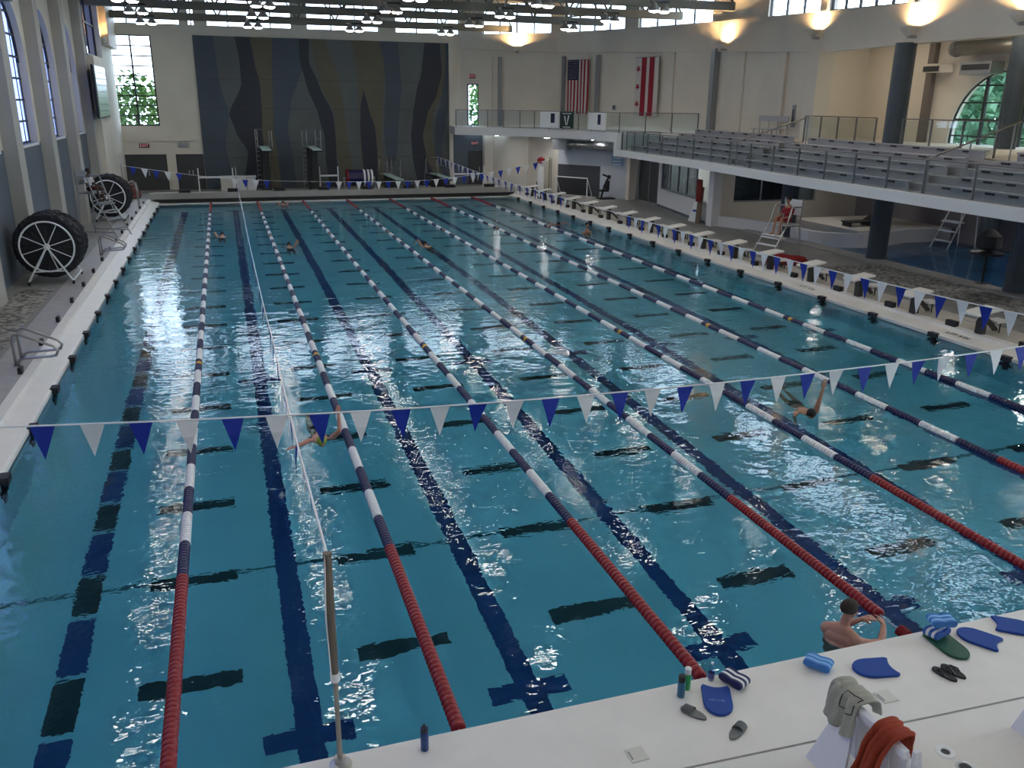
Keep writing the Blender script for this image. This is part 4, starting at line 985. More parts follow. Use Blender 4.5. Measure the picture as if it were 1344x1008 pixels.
def cover_reel():
    r=thing('cover_reel','reel of navy lane rope with white bands on the far deck','reel',(11.15,51.2,DK))
    ax=.85
    MB().at((0,0,ax)).lathe([(.1,0),(.50,.02),(.50,.5),(.50,1.0),(.5,1.55),(.1,1.57)],22,'X').build('rolled_rope',NAVY,r,smooth=False)
    MB().at((0,0,ax)).lathe([(.1,-.05),(.55,-.04),(.55,.06),(.1,.07)],22,'X').build('red_end',RED,r)
    for x in (1.0,1.25,1.48): MB().at((x,0,ax)).lathe([(.505,0),(.515,.02),(.515,.11),(.505,.13)],22,'X').build('white_band',WHITEP,r)
    for x in (-.2,1.75):
        for s in (-1,1): MB().tube([(x,0,ax),(x,s*.55,0)],.035,8).build('leg',GREYM,r)
    MB().tube([(-.25,0,ax),(1.8,0,ax)],.04,8).build('axle',GREYM,r)
cover_reel()
# mats stacked in the far left corner, tall items at the far right
r=thing('mat_stack','stack of faded red mats in the far left corner','mats',(-1.75,50.0,DK))
for k,(w_,h_) in enumerate(((.62,.18),(.60,.2),(.52,.2),(.42,.18),(.32,.16))):
    z=sum((.18,.2,.2,.18,.16)[:k]); MB().box(-.3,-.3+w_*1.6,-.6,.6,z+.005,z+h_).build('mat',mat('mat_red%d'%k,(.20-.015*k,.07,.06),.8),r,bevel=.03)
r=thing('folded_umbrella','folded white mesh umbrella with a dark red top by the far right corner','umbrella',(23.0,47.6,DK)); MB().lathe([(.05,.1),(.20,.25),(.24,.8),(.2,1.5),(.1,1.9)],12).build('folded_cover',WHITEP,r); MB().lathe([(.1,1.85),(.26,1.9),(.24,2.15),(.05,2.25)],12).build('red_cap',RED,r); MB().tube([(0,0,0),(0,0,2.3)],.03,8).build('pole',GREYM,r); MB().lathe([(.28,0),(.28,.06),(.05,.1)],14).build('base',BLACK,r)
r=thing('tool_pole','yellow-green pole leaning beside the folded umbrella','pole',(23.55,47.6,DK)); MB().tube([(0,0,0),(.12,.25,2.2)],.035,8).build('shaft',mat('pole_olive',(.25,.22,.05),.6),r)
r=thing('goal','white water polo goal in front of the grey shutter','goal',(23.55,46.3,DK),AW)
MB().tube([(0,0,0),(0,0,1.15),(2.35,0,1.15),(2.35,0,0)],.04,8).build('frame',WHITEP,r); MB().tube([(0,0,0),(0,.6,0),(2.35,.6,0),(2.35,0,0)],.025,8).build('base_bar',WHITEP,r); 
for s in (0,2.35): MB().tube([(s,0,1.15),(s,.6,0)],.02,6).build('stay',WHITEP,r)
nm=glass('goal_net',(.6,.6,.6)); MB().quad((0,.02,1.13),(2.35,.02,1.13),(2.35,.58,.02),(0,.58,.02)).build('net',nm,r)
r=thing('pool_lift','black folded pool lift standing right of the grey shutter','pool lift',(25.7,43.4,DK)); MB().box(-.5,.5,-.35,.35,0,.08).build('base',BLACK,r); MB().tube([(-.3,0,.05),(-.1,0,.8),(.15,0,1.3)],.06,8).build('mast',BLACK,r); MB().box(-.4,.1,-.25,.25,.45,.55).build('seat',BLACK,r); MB().box(.05,.12,-.25,.25,.55,1.1).build('backrest',BLACK,r); MB().tube([(.15,0,1.3),(-.25,0,1.45)],.05,8).build('arm',BLACK,r)
p=onwall(.80,-.0,1.35)
for (x,y,z,l) in ((*onwall(.70,.03,1.55),'small dark control box on the wall right of the grey shutter'),):
    o=MB().cbox((0,0,0),(.16,.08,.22)).build('control_box',BLACK); o.location=(x,y,z); o.rotation_euler=(0,0,AW); tag(o,l,'control box')
r=thing('bin','black bin on the right deck beside the far right corner','bin',(23.2,48.3,DK)); MB().lathe([(.18,0),(.24,.55),(.25,.6)],14).build('body',BLACK,r); MB().lathe([(.26,.6),(.2,.68),(.05,.7)],14).build('lid',BLACK,r)
# things by the office front
r=thing('back_board','tan rescue backboard standing upright in the office doorway','backboard',(25.5,31.9,DK)); MB().at((0,0,0),0,0,.05).box(-.03,.03,-.22,.22,0,1.75).build('board',mat('tan_board',(.16,.11,.075),.6),r,bevel=.02)
r=thing('rescue_tube','dark red rescue tubes hanging in front of the tan backboard','rescue tube',(25.42,31.85,DK+1.05)); 
for s in (-.12,.1): MB().tube([(0,s,0),(0.02,s*1.2,.5),(0,s,1.05)],.085,10).build('tube',mat('tube_red',(.26,.03,.02),.6),r,smooth=True)
r=thing('sandwich_sign','white sign board leaning against the office wall','sign',(25.55,32.6,DK)); MB().at((0,0,0),0,0,.32).box(-.02,.02,-.32,.32,0,1.0).build('board',WHITEP,r); MB().at((0,0,0),0,0,.32).box(-.022,-.02,-.2,.2,.5,.6).build('printed_line',FLAGB,r)
r=thing('patio_heater','black stand with round base and dark mesh hood beside the leisure pool','stand',(27.0,16.1,DK)); MB().lathe([(.32,0),(.30,.04),(.05,.08)],18).build('base',BLACK,r); MB().tube([(0,0,.05),(0,0,1.75)],.035,8).build('pole',BLACK,r); MB().lathe([(.05,.95),(.5,1.0),(.5,1.06),(.05,1.1)],18).build('round_tray',BLACK,r); MB().lathe([(.05,1.1),(.38,1.25),(.36,1.6),(.1,1.8)],14).build('mesh_hood',mat('mesh_dark',(.06,.06,.06),.7),r)
r=thing('lounge_pile','dark low recliner on the platform beside the leisure pool','recliner',(30.3,26.4,.76)); MB().box(-.6,.6,-.3,.3,.16,.22).build('seat',BLACK,r)
for x in (-.5,.5): MB().box(x-.03,x+.03,-.28,.28,0,.16).build('leg',BLACK,r)
MB().add([(.55,-.3,.22),(.55,.3,.22),(.9,.3,.42),(.9,-.3,.42),(.6,-.3,.17),(.6,.3,.17),(.95,.3,.38),(.95,-.3,.38)],[(0,1,2,3),(7,6,5,4),(0,3,7,4),(1,5,6,2),(2,6,7,3),(0,4,5,1)]).build('backrest',BLACK,r)

def wall_box(name,label,cat,i,t,z,w_,h_,m):
    (p,a)=wallframe(i,t,-.0,z); a0,b0=Vector(W[i]),Vector(W[i+1]); q=a0.lerp(b0,t); r=thing(name,label,cat,(q.x,q.y,z),a)
    MB().box(-w_/2,w_/2,-.07,-.001,-h_/2,h_/2).build('casing',m,r); MB().box(-w_*.3,w_*.3,-.075,-.07,-h_*.3,h_*.3).build('wall_mount',FRAME,r)
wall_box('wall_panel','tall grey panel on the wall above the high-backed bench','panel',3,.80,5.35,.22,1.0,GREYM)
wall_box('wall_speaker','small dark wall speaker above the grey panel, left of the corner pier','speaker',3,.90,6.25,.16,.22,BLACK)
wall_box('wall_speaker','small dark wall speaker between the two flags, above the balcony rail','speaker',1,.86,5.6,.22,.3,GREYM)
wall_box('fire_strobe','small dark strobe on the wall right of the glazed balcony door','alarm',0,.30,6.4,.12,.2,BLACK)
r=thing('fire_sign','small red sign in the blue-grey bay behind the nearer rope reel','sign',(-2.8,30.75,1.64),PI/2); MB().box(-.16,.16,-.06,-.001,-.16,.16).build('plate',mat('sign_red',(.35,.03,.03),.6),r); MB().box(-.08,.08,-.064,-.06,-.02,.06).build('wall_mount',GREYM,r)
# trees seen through the windows
struct('ground_outside_far', MB().box(-30,60,57.2,110,-.3,-.02), mat('lawn',(.07,.14,.03),.9,noise=(.5,.2))); struct('ground_outside_right', MB().box(36,90,-10,57,-.3,-.02), mat('lawn2',(.07,.14,.03),.9,noise=(.5,.2)))
def tree(x,y,z0,h,r,col,label,seed):
    random.seed(seed); t=thing('tree',label,'tree',(x,y,z0),0,'trees outside the windows')
    MB().tube([(0,0,0),(.1,0,h*.5),(0,.1,h*.8)],[.25,.18,.08],8).build('trunk',mat('bark',(.08,.06,.04),.9),t)
    b=MB()
    for i in range(1500 if y>57 else 3800):
        d=Vector((random.gauss(0,1),random.gauss(0,1),random.gauss(0,1))).normalized()*r*random.uniform(.45,1.0)
        c=Vector((0,0,h*.68))+Vector((d.x,d.y,d.z*h*.5/r)); a=Vector((random.gauss(0,1),random.gauss(0,1),random.gauss(0,1))).normalized(); q=a.cross(Vector((.3,.5,.8))).normalized(); s=random.uniform(.12,.26)*r/2*(1 if y>57 else .95)
        b.add([c-a*s,c+q*s*.6,c+a*s,c-q*s*.6],[(0,1,2,3)])
    o=b.build('foliage',mat('leaf%d'%seed,col,.7),t); o['kind']='stuff'
tree(-1.6,60,0,6.6,2.2,(.10,.19,.05),'leafy tree outside the tall far window, on its left side',1); tree(2.3,64.5,0,5.6,2.6,(.22,.38,.08),'low bright bush outside the tall far window, on its right side',2)
tree(39.0,28.0,0,9,3.2,(.20,.40,.26),'blue-green tree outside the arched window, left half',3); tree(44.6,24.0,0,11,3.5,(.26,.48,.14),'bright green tree outside the arched window, centre',4); tree(39.5,19.0,0,9,3.2,(.32,.52,.12),'yellow-green tree outside the arched window, right half',5)
tree(23.6,61,0,9,2.2,(.1,.22,.06),'tree outside the narrow glazed balcony door',6)
# ------------------------------------------------------------------ things on the near deck
KBM=mat('kickboard_navy',(.006,.060,.32),.7,bump=(60,.15)); KBG=mat('kickboard_green',(.008,.085,.045),.5,bump=(60,.15))
def kickboard(x,y,ang,m,label,L=.44,W=.30,z=DK,notch=.035,text=False,tip=0):
    """round end towards local +X, notched tail at -X"""
    n=14; P=[]
    for i in range(n+1):
        a=-PI/2+PI*i/n; P.append((L*.5-W*.62+W*.62*math.cos(a), W*.5*math.sin(a)))
    tail=-L*.5
    P+=[(tail+.03,W*.5),(tail,W*.5-.02),(tail+.005,W*.4)]
    for i in range(1,6): t=i/6; P.append((tail+.005+notch*math.sin(PI*t),W*.4-W*.8*t))
    P+=[(tail+.005,-W*.4),(tail,-W*.5+.02),(tail+.03,-W*.5)]
    r=thing('kickboard',label,'kickboard',(x,y,z),ang,'kickboards on the white near deck'); b=MB(); b.prism(P,0,.032); o=b.build('board',m,r,bevel=.010)
    if text:
        pm=mat('print_pale',(.10,.17,.45),.5)
        for k,(yy,w_,h_) in enumerate(((-.075,.022,.018),(-.045,.026,.022),(-.015,.012,.018),(.008,.012,.022),(.034,.014,.028),(.056,.016,.034))):
            MB().box(.02-h_/2,.02+h_/2,yy-w_/2,yy+w_/2,.0322,.0328).build('printed_mark',pm,r)
    return r
kickboard(7.86,.49,math.atan2(-.38,-.17),KBM,'navy kickboard with pale printing beside the navy and white pull buoy',.44,.28,text=True)
kickboard(9.66,.455,math.atan2(.06,-.2)+.1,KBM,'navy kickboard lying alone right of the light blue pull buoy, notch to the right')
kickboard(11.12,.55,math.atan2(.22,-.20)-.15,KBM,'navy kickboard right of the green one, rounded end towards the water')
kickboard(11.68,.60,math.atan2(-.2,.15)+.3,KBM,'navy kickboard at the far right of the deck, notched end towards the water')
kickboard(10.70,.54,math.atan2(-.4,-.02),KBG,'dark green kickboard under the two stacked pull buoys',.50,.28)
def buoy(x,y,ang,label,cols,z=DK,L=.27,W=.165,H=.125,tilt=0):
    r=thing('pull_buoy',label,'pull buoy',(x,y,z),ang,'foam pull buoys on the near deck'); r.rotation_euler=(tilt,0,ang)
    n=len(cols); K=28; prof=[]
    for i in range(K):
        a=2*PI*i/K; c=math.cos(a); rr=1.0; xx=L/2*c; w=H/2*(.50+.50*abs(c)**1.1); zz=w*math.copysign(abs(math.sin(a))**.75,math.sin(a)); prof.append((xx,zz+H/2))
    for k in range(n):
        b=MB(); y0=-W/2+W*k/n+.0004; y1=-W/2+W*(k+1)/n-.0004; e=1 if 0<k<n-1 else .97
        b.add([(p,y0,q) for p,q in prof]+[(p,y1,q) for p,q in prof],[tuple(range(K)),tuple(range(K,2*K))[::-1]]+[(i,K+i,K+(i+1)%K,(i+1)%K) for i in range(K)])
        b.build('foam_layer',cols[k],r,bevel=.004,smooth=False)
    return r
FNAV=mat('foam_navy',(.015,.018,.11),.6); FWHI=mat('foam_white',(.8,.82,.84),.6); FLB=mat('foam_light_blue',(.05,.22,.62),.6); FLB2=mat('foam_pale_blue',(.22,.48,.85),.6); FMB=mat('foam_mid_blue',(.02,.10,.40),.6)
buoy(8.16,.68,math.atan2(-.32,.02)+.35,'navy pull buoy with two white layers beside the printed kickboard',[FNAV,FWHI,FNAV,FWHI,FNAV])
buoy(9.13,.65,math.atan2(-.26,.12)+.2,'light blue pull buoy lying alone between the two nearest navy kickboards',[FLB,FLB2,FLB,FLB2,FLB])
buoy(10.68,.70,.25,'navy and white striped pull buoy lying on the green kickboard',[FMB,FWHI,FMB,FWHI,FMB],DK+.034)
buoy(10.72,.70,-.25,'light blue striped pull buoy topmost on the green kickboard',[FLB,FLB2,FLB,FLB2,FLB],DK+.156)
def bottle(x,y,label,prof,m,capm,cap,extra=None,h=None):
    r=thing('bottle',label,'bottle',(x,y,DK)); MB().lathe(prof,18).build('body',m,r,smooth=True); MB().lathe(cap,16).build('cap',capm,r)
    return r
bottle(5.02,.70,'dark blue water bottle standing by the deck edge near the tall post',[(.03,0),(.036,.005),(.037,.17),(.034,.19)],mat('bottle_blue',(.015,.06,.22),.35),mat('cap_navy',(.01,.02,.05),.4),[(.034,.188),(.034,.235),(.015,.24),(.012,.27)])
bottle(7.56,.67,'teal blue bottle with a black cap beside the green bottle',[(.034,0),(.038,.005),(.038,.15),(.033,.17)],mat('bottle_teal',(.02,.15,.27),.3),BLACK,[(.034,.17),(.036,.235),(.02,.245)])
bottle(7.67,.75,'green bottle with a white cap behind the teal bottle',[(.03,0),(.034,.005),(.034,.17),(.03,.18)],mat('bottle_green',(.02,.33,.10),.3),WHITEP,[(.031,.18),(.033,.24),(.02,.25)])
r=bottle(7.97,.80,'clear plastic bottle by the deck edge behind the printed kickboard',[(.028,0),(.032,.005),(.032,.13),(.012,.19)],glass('clear_plastic',(.80,.86,.95)),WHITEP,[(.013,.19),(.014,.21)])
MB().lathe([(.0325,.03),(.0325,.09)],18,caps=False).build('label_band',mat('label_violet',(.12,.13,.35),.5),r)
SAG=mat('sandal_grey',(.19,.20,.20),.7); SAS=mat('sandal_strap',(.10,.105,.11),.6); SAB=mat('flipflop_black',(.012,.012,.013),.6); SAK=mat('flipflop_strap',(.03,.03,.033),.4)
def sandal(x,y,ang,label,m,sm,slide=True,cat='sandal',name='slide_sandal',L=.27):
    r=thing(name,label,cat,(x,y,DK),ang); P=[]
    for i in range(20):
        a=2*PI*i/20; c=math.cos(a); w=.048+.010*c-.006*math.cos(2*a); sn=math.sin(a); P.append((L/2*math.copysign(abs(c)**.72,c), w*math.copysign(abs(sn)**.8,sn)))
    MB().prism(P,0,.022).build('sole',m,r,bevel=.006)
    if slide:
        b=MB(); n=9; vs=[]; fs=[]
        for i in range(n):
            a=PI*i/(n-1); yy=.056*math.cos(a); zz=.018+.05*math.sin(a); vs+=[(.005,yy,zz),(.10,yy*.95,zz*.9),(.10,yy*.88,zz*.9-.006),(.005,yy*.92,zz-.006)]
        for i in range(n-1):
            for j in range(4): fs.append((4*i+j,4*i+(j+1)%4,4*i+4+(j+1)%4,4*i+4+j))
        b.add(vs,fs+[(0,3,2,1),(4*n-4,4*n-3,4*n-2,4*n-1)]).build('strap',sm,r)
    else:
        MB().tube([(.085,0,.02),(.05,.02,.045),(-.01,.045,.04),(-.04,.048,.015)],[.007,.010,.010,.007],8).build('strap',sm,r); MB().tube([(.085,0,.02),(.05,-.02,.045),(-.01,-.045,.04),(-.04,-.048,.015)],[.007,.010,.010,.007],8).build('strap',sm,r)
sandal(7.55,.40,math.atan2(.2,-.13),'grey slide sandal lying beside the printed navy kickboard',SAG,SAS)
sandal(7.81,.06,math.atan2(.14,.22),'grey slide sandal lying by itself in front of the printed kickboard',SAG,SAS)
sandal(10.29,.16,math.atan2(.24,-.06),'black flip-flop, left one of the pair below the green kickboard',SAB,SAK,False,'flip-flop','flip_flop')
sandal(10.41,.17,math.atan2(.24,-.06),'black flip-flop, right one of the pair below the green kickboard',SAB,SAK,False,'flip-flop','flip_flop')
LIDM=mat('lid_plastic',(.66,.65,.60),.5); 
for i,(x,y,a,l) in enumerate(((6.80,.075,.02,'clear crumpled plastic square lid set in the deck left of the lone sandal'),(9.48,.062,.02,'square off-white deck lid behind the towels on the white chair'))):
    r=thing('drain_cover',l,'lid',(x,y,DK),a); MB().box(-.085,.085,-.085,.085,0,.008).build('plate',LIDM,r,bevel=.003); MB().box(-.07,-.055,-.05,.05,.008,.011).build('finger_slot',GREYM,r)
for (x,y,R,l) in ((9.46,-.72,.055,'small white ringed hole in the lower deck right of the white chair'),(9.48,-.93,.075,'larger grey ringed hole in the lower deck at the bottom edge of the view')):
    r=thing('deck_socket',l,'socket',(x,y,DK)); k_=1.6 if R<.06 else 1.15; MB().lathe([(R*k_,0),(R*(k_-.1),.008),(R*.8,.010),(R*.7,.002)],24,caps=False).build('ring',WHITEP if R<.06 else STEEL,r); MB().lathe([(R*.76,.001),(R*.76,.003)],18).build('hole',BLACK,r)
# white deck chairs, local: faces -X
CHW=mat('chair_white',(.78,.79,.86),.4); 
def chair(x,y,label,rz=0):
    """upright slatted back along local Y (top at the origin), faces +X, rear props lean out to -X"""
    r=thing('deck_chair',label,'chair',(x,y,DK),rz,'white plastic deck chairs')
    yw=.39
    def slab(nm,P,t=.03,bv=.006):
        P=[Vector(p) for p in P]; n=(P[1]-P[0]).cross(P[-1]-P[0]).normalized()*t; k=len(P)
        MB().add(P+[p+n for p in P],[tuple(range(k))[::-1],tuple(range(k,2*k))]+[(i,(i+1)%k,k+(i+1)%k,k+i) for i in range(k)]).build(nm,CHW,r,bevel=bv)
    for i in range(4):
        y0=-yw+.01+i*.193; slab('back_slat',[(.0,y0,.60),(.0,y0+.182,.60),(.05,y0+.182,.06),(.05,y0,.06)])
    slab('top_rail',[(-.025,-yw,.655),(-.025,yw,.655),(-.02,yw,.575),(-.02,-yw,.575)],.06)
    for i in range(3): slab('seat_slat',[(.10+i*.11,-yw+.03,.15),(.10+i*.11,yw-.03,.15),(.20+i*.11,yw-.03,.165),(.20+i*.11,-yw+.03,.165)],.02)
    slab('rear_prop',[(-.03,yw-.02,.58),(-.03,yw-.17,.58),(-.30,yw-.42,0),(-.33,yw+.02,0)],.03)
    slab('side_panel',[(.02,-yw-.02,.63),(.08,-yw-.02,.63),(.20,-yw-.02,0),(.03,-yw-.02,0)],.04)
    for s in (-1,1): slab('front_leg',[(.38,s*yw*.9,0),(.46,s*yw*.9,0),(.46,s*yw*.9,.16),(.38,s*yw*.9,.16)],.03)
    return r
chair(8.55,-.80,'white plastic deck chair with grey and rust red towels over its back')
chair(10.62,-1.05,'second white plastic deck chair at the right border, only an edge in view')
def towel(name,label,cat,m,y0,y1,front,back,seed,flare=0,skew=0,outline=False,rag=0):
    """hangs over the chair back (top edge x 8.57, z .955); front side falls towards -X"""
    nx,ny=36,20; vs=[]; fs=[]
    def pos(u,v,lift=0):
        fr=front*(1+rag*math.sin(v*2.6+.4)-rag*.5); tot=fr+back; s=-fr+tot*u; yy=lerp(y0,y1,v)
        w=.014*math.sin(v*11+seed)+.010*math.sin(v*23+seed*2+s*6); hang=max(abs(s)-.05,0)
        if s<0: x=8.475-.20*hang-.02+w*(1+2.5*hang)-lift; z=.985-.95*hang
        else: x=8.655+.10*hang+w+lift; z=.985-.97*hang
        if abs(s)<.05: x=8.565+s*1.8; z=.988+.014*math.cos(s/.05*PI/2)+abs(w)*.4+lift
        c=(y0+y1)/2; k=1-(.20*hang if not flare else -flare*hang)
        yy=c+(yy-c)*k+.012*math.sin(s*14+seed)+skew*hang*(1 if s<0 else 0); z+=.02*math.sin(v*7+seed)*hang
        return (x,yy,z)
    for j in range(ny+1):
        for i in range(nx+1): vs.append(pos(i/nx,j/ny))
    for j in range(ny):
        for i in range(nx): a=j*(nx+1)+i; fs.append((a,a+1,a+nx+2,a+nx+1))
    o=MB().add(vs,fs).build(name,m,smooth=True); md=o.modifiers.new('thick','SOLIDIFY'); md.thickness=.012; md.offset=1
    if outline:
        cs=[(.38,.10),(.38,.52),(.62,.52),(.62,.10)]; P=[]
        for q in range(4):
            a,b=cs[q],cs[(q+1)%4]
            for t in range(6): P.append(pos(lerp(a[0],b[0],t/6),lerp(a[1],b[1],t/6),.014))
        MB().tube(P,.005,6,closed=True).build('dark_outline',BLACK,o)
    return tag(o,label,cat)
tg=mat('towel_grey',(.40,.40,.34),.9,bump=(90,.6)); tr=mat('towel_rust',(.34,.048,.018),.9,bump=(90,.6))
towel('towel','grey towel with a dark outline square over the far end of the white chair back','towel',tg,-.68,-.32,.33,.17,3,.55,0,True,.35)
towel('towel','rust red towel hanging over the near half of the white chair back','towel',tr,-1.10,-.86,.62,.28,5,-.1,.12)

# ------------------------------------------------------------------ people
SKIN=mat('skin_light',(.50,.255,.19),.55,noise=(9,.08)); SKIND=mat('skin_dark',(.07,.04,.028),.55); SKINT=mat('skin_tan',(.38,.20,.13),.55)
HAIR=mat('hair_brown',(.035,.024,.016),.7,bump=(80,.8)); HAIRB=mat('hair_black',(.01,.009,.008),.7); EYE=mat('eye_dark',(.02,.015,.012),.3)
def limb(mb, pts, n=12):
    P=[Vector(p[:3]) for p in pts]; R=[p[3] for p in pts]; mb.tube(P,R,n)
    for p,r in zip(P,R): mb.ball(p,r*.995,n,8)
def hand(mb, wrist, d, up, s=1, side=1, curl=.5):
    """palm and five fingers; d points along the forearm, up is the back of the hand"""
    d=Vector(d).normalized(); up=Vector(up); up=(up-d*up.dot(d)).normalized(); sd=d.cross(up)*side; w=Vector(wrist)
    for k in (-.5,-.15,.2,.5): limb(mb,[(*(w+sd*k*.03*s),.018*s),(*(w+d*.085*s+sd*k*.075*s),.0145*s)],8)
    for k,L in ((-.5,.075),(-.17,.088),(.17,.082),(.5,.062)):
        p=w+d*.088*s+sd*k*.078*s; a=p; dd=d
        for q in range(3):
            dd=(dd-up*curl*.55).normalized(); b=a+dd*L*s*(.42,.33,.25)[q]; limb(mb,[(*a,.0098*s),(*b,.0088*s)],8); a=b
    p=w+d*.02*s-sd*.028*s; b=p+(d*.6-sd*.75-up*.2).normalized()*.045*s; c=b+(d*.9-sd*.3-up*.3).normalized()*.032*s
    limb(mb,[(*p,.015*s),(*b,.011*s),(*c,.0095*s)],8)
def head(mb, c, fwd, s=1, up=(0,0,1)):
    f=Vector(fwd).normalized(); u=Vector(up); u=(u-f*u.dot(f)).normalized(); l=u.cross(f)
    M=Matrix((l,f,u)).transposed().to_4x4(); M.translation=Vector(c); old=mb.m; mb.m=M@Matrix.Scale(s,4)
    mb.ball((0,-.012,.025),(.076,.096,.092),20,14); mb.ball((0,.025,-.03),(.060,.068,.082),18,12); mb.ball((0,.045,-.085),(.036,.040,.032),14,10)
    mb.tube([(0,.085,.02),(0,.108,-.012),(0,.104,-.026)],[.010,.015,.012],8); mb.ball((0,.088,-.05),(.024,.014,.009),12,8)
    mb.ball((0,.078,.03),(.050,.018,.012),12,8)
    for s_ in (-1,1): mb.ball((s_*.076,-.005,-.005),(.010,.022,.032),10,8); mb.ball((s_*.035,.068,-.025),(.022,.020,.022),10,8)
    mb.m=old; return M@Matrix.Scale(s,4)
def finish(mb,name,m,vox,parent=None,smooth_it=6):
    o=mb.build(name,m,parent); a=o.modifiers.new('union','REMESH'); a.mode='VOXEL'; a.voxel_size=vox; a.use_smooth_shade=True
    b=o.modifiers.new('smooth','SMOOTH'); b.iterations=smooth_it; b.factor=.5; return o
def face(M, parent, hairm=None, hair='short', eyes=True, cap=None):
    inv=M
    if eyes:
        for s in (-1,1): b=MB(); b.m=M; b.ball((s*.032,.082,.006),(.012,.008,.008),10,8); b.build('eye',EYE,parent)
    if hairm:
        b=MB(); b.m=M; n=20; vs=[]; fs=[]; K=9
        for i in range(K+1):
            ph=PI/2-(PI*.62)*i/K
            for j in range(n):
                a=2*PI*j/n; fr=math.cos(a-PI/2)   # 1 at the face side
                p=ph if i<K else ph; lim=.28 if fr>.35 else (-.25 if fr>-.2 else -.55)
                p=max(ph,lim); vs.append((.083*math.cos(p)*math.cos(a),-.012+.103*math.cos(p)*math.sin(a)-(.012 if fr>.35 and p<=lim else 0),.026+.100*math.sin(p)))
        for i in range(K):
            for j in range(n): fs.append((i*n+j,(i+1)*n+j,(i+1)*n+(j+1)%n,i*n+(j+1)%n))
        o=b.add(vs,fs).build('hair' if not cap else 'swim_cap',hairm,parent,smooth=True); md=o.modifiers.new('thick','SOLIDIFY'); md.thickness=.008

# man standing in the water at the near edge
def man():
    r=thing('person','bare-backed man with short dark hair in the water at the near edge, forearms raised','person',(9.98,1.30,0))
    O=Vector((9.98,1.30,0)); b=MB()
    def q(x,y,z): v=Vector((x,y,z))-O; return (v.x,v.y,v.z)
    LS=(9.90,1.48,.09); RS=(10.06,1.16,.08); NK=(10.0,1.33,.20); HD=(10.06,1.34,.385)
    ax=(Vector(RS)-Vector(LS)).normalized(); ang=math.atan2(ax.y,ax.x)
    for (z,w,d,cx,cy) in ((-.75,.15,.11,9.90,1.25),(-.55,.145,.105,9.90,1.25),(-.35,.15,.11,9.91,1.27),(-.2,.165,.115,9.92,1.29),(-.06,.182,.115,9.94,1.31),(.03,.19,.10,9.955,1.32),(.10,.155,.085,9.97,1.33)):
        c=q(cx,cy,z); b.m=Matrix.Translation(c)@Matrix.Rotation(ang,4,'Z'); b.ball((0,0,0),(w,d,.13),20,12)
    b.m=Matrix.Identity(4)
    limb(b,[(*q(9.97,1.33,.10),.075),(*q(*NK),.058),(*q(10.03,1.335,.29),.054)])
    limb(b,[(*q(9.98,1.34,.17),.065),(*q(*LS),.072)]); limb(b,[(*q(9.99,1.32,.17),.065),(*q(*RS),.072)])
    # right arm along the edge, forearm raised; left arm reaching across
    EL=(10.33,1.09,.06); WR=(10.50,1.26,.15); limb(b,[(*q(*RS),.062),(*q(10.2,1.12,.05),.050),(*q(*EL),.042)]); limb(b,[(*q(*EL),.042),(*q(10.42,1.17,.11),.040),(*q(*WR),.027)])
    hand(b,q(*WR),(.1,.35,.12),(.5,-.3,.8),1.0,1,.7)
    EL2=(10.17,1.58,-.03); WR2=(10.40,1.49,.10); limb(b,[(*q(*LS),.060),(*q(10.02,1.56,.03),.048),(*q(*EL2),.041)]); limb(b,[(*q(*EL2),.041),(*q(10.29,1.53,.05),.038),(*q(*WR2),.027)])
    hand(b,q(*WR2),(.35,-.12,.08),(0,-.2,1),1.0,-1,.6)
    for s,(x,y) in ((0,(9.84,1.32)),(1,(9.98,1.18))): limb(b,[(*q(x,y,-.75),.085),(*q(x+.03,y+.02,-1.2),.06),(*q(x+.02,y,-1.72),.045)]); limb(b,[(*q(x+.02,y,-1.76),.04),(*q(x+.18,y+.06,-1.79),.035)])
    M=head(b,q(*HD),(1,.12,-.08),1.0)
    o=finish(b,'body',SKIN,.008,r); face(M,r,HAIR)
    sh=MB()
    for z,w in ((-.78,.16),(-.9,.165),(-1.02,.17)):
        sh.m=Matrix.Translation(q(9.91,1.25,z))@Matrix.Rotation(ang,4,'Z'); sh.ball((0,0,0),(w,.125,.10),16,10)
    finish(sh,'swim_trunks',mat('trunks_dark',(.012,.014,.02),.7),.02,r)
man()
def swimmer(label, loc, rz, arm, skin=SKIN, cap=None, vox=.014, hairm=HAIRB, trunks=True):
    """prone or supine swimmer, local +X is the way the head points, water at z=0"""
    r=thing('person',label,'person',loc,rz); b=MB()
    for (x,w,d,z) in ((-.55,.15,.10,-.17),(-.4,.14,.09,-.15),(-.25,.14,.095,-.12),(-.1,.16,.10,-.09),(.03,.17,.095,-.07),(.1,.13,.08,-.06)):
        b.ball((x,0,z),(.14,w,d),16,10)
    limb(b,[(.12,0,-.06,.06),(.24,0,-.03,.055)])
    for s in (-1,1):
        limb(b,[(-.6,s*.09,-.18,.085),(-1.0,s*.10,-.24,.06),(-1.38,s*.09,-.22,.042)]); limb(b,[(-1.38,s*.09,-.22,.04),(-1.56,s*.09,-.25,.03)])
    S=[(.08,.19,-.05),(.08,-.19,-.05)]
    for k,s in ((0,1),(1,-1)):
        p=S[k]; e,w=arm[k]; limb(b,[(*p,.062),(*e,.043)]); limb(b,[(*e,.043),(*w,.027)])
        d=Vector(w)-Vector(e); hand(b,w,d,(0,0,1) if abs(d.normalized().z)<.9 else (1,0,0),1,s,.25)
    M=head(b,(.36,0,.02),(.75,0,-.66) ,1,(.66,0,.75))
    finish(b,'body',skin,vox,r,4); face(M,r,hairm if not cap else cap,cap=cap)
    if trunks:
        t=MB()
        for x in (-.62,-.5): t.ball((x,0,-.175),(.13,.165,.115),14,8)
        finish(t,'swim_trunks',mat('trunks_black',(.01,.011,.015),.7),.03,r,3)
    return r
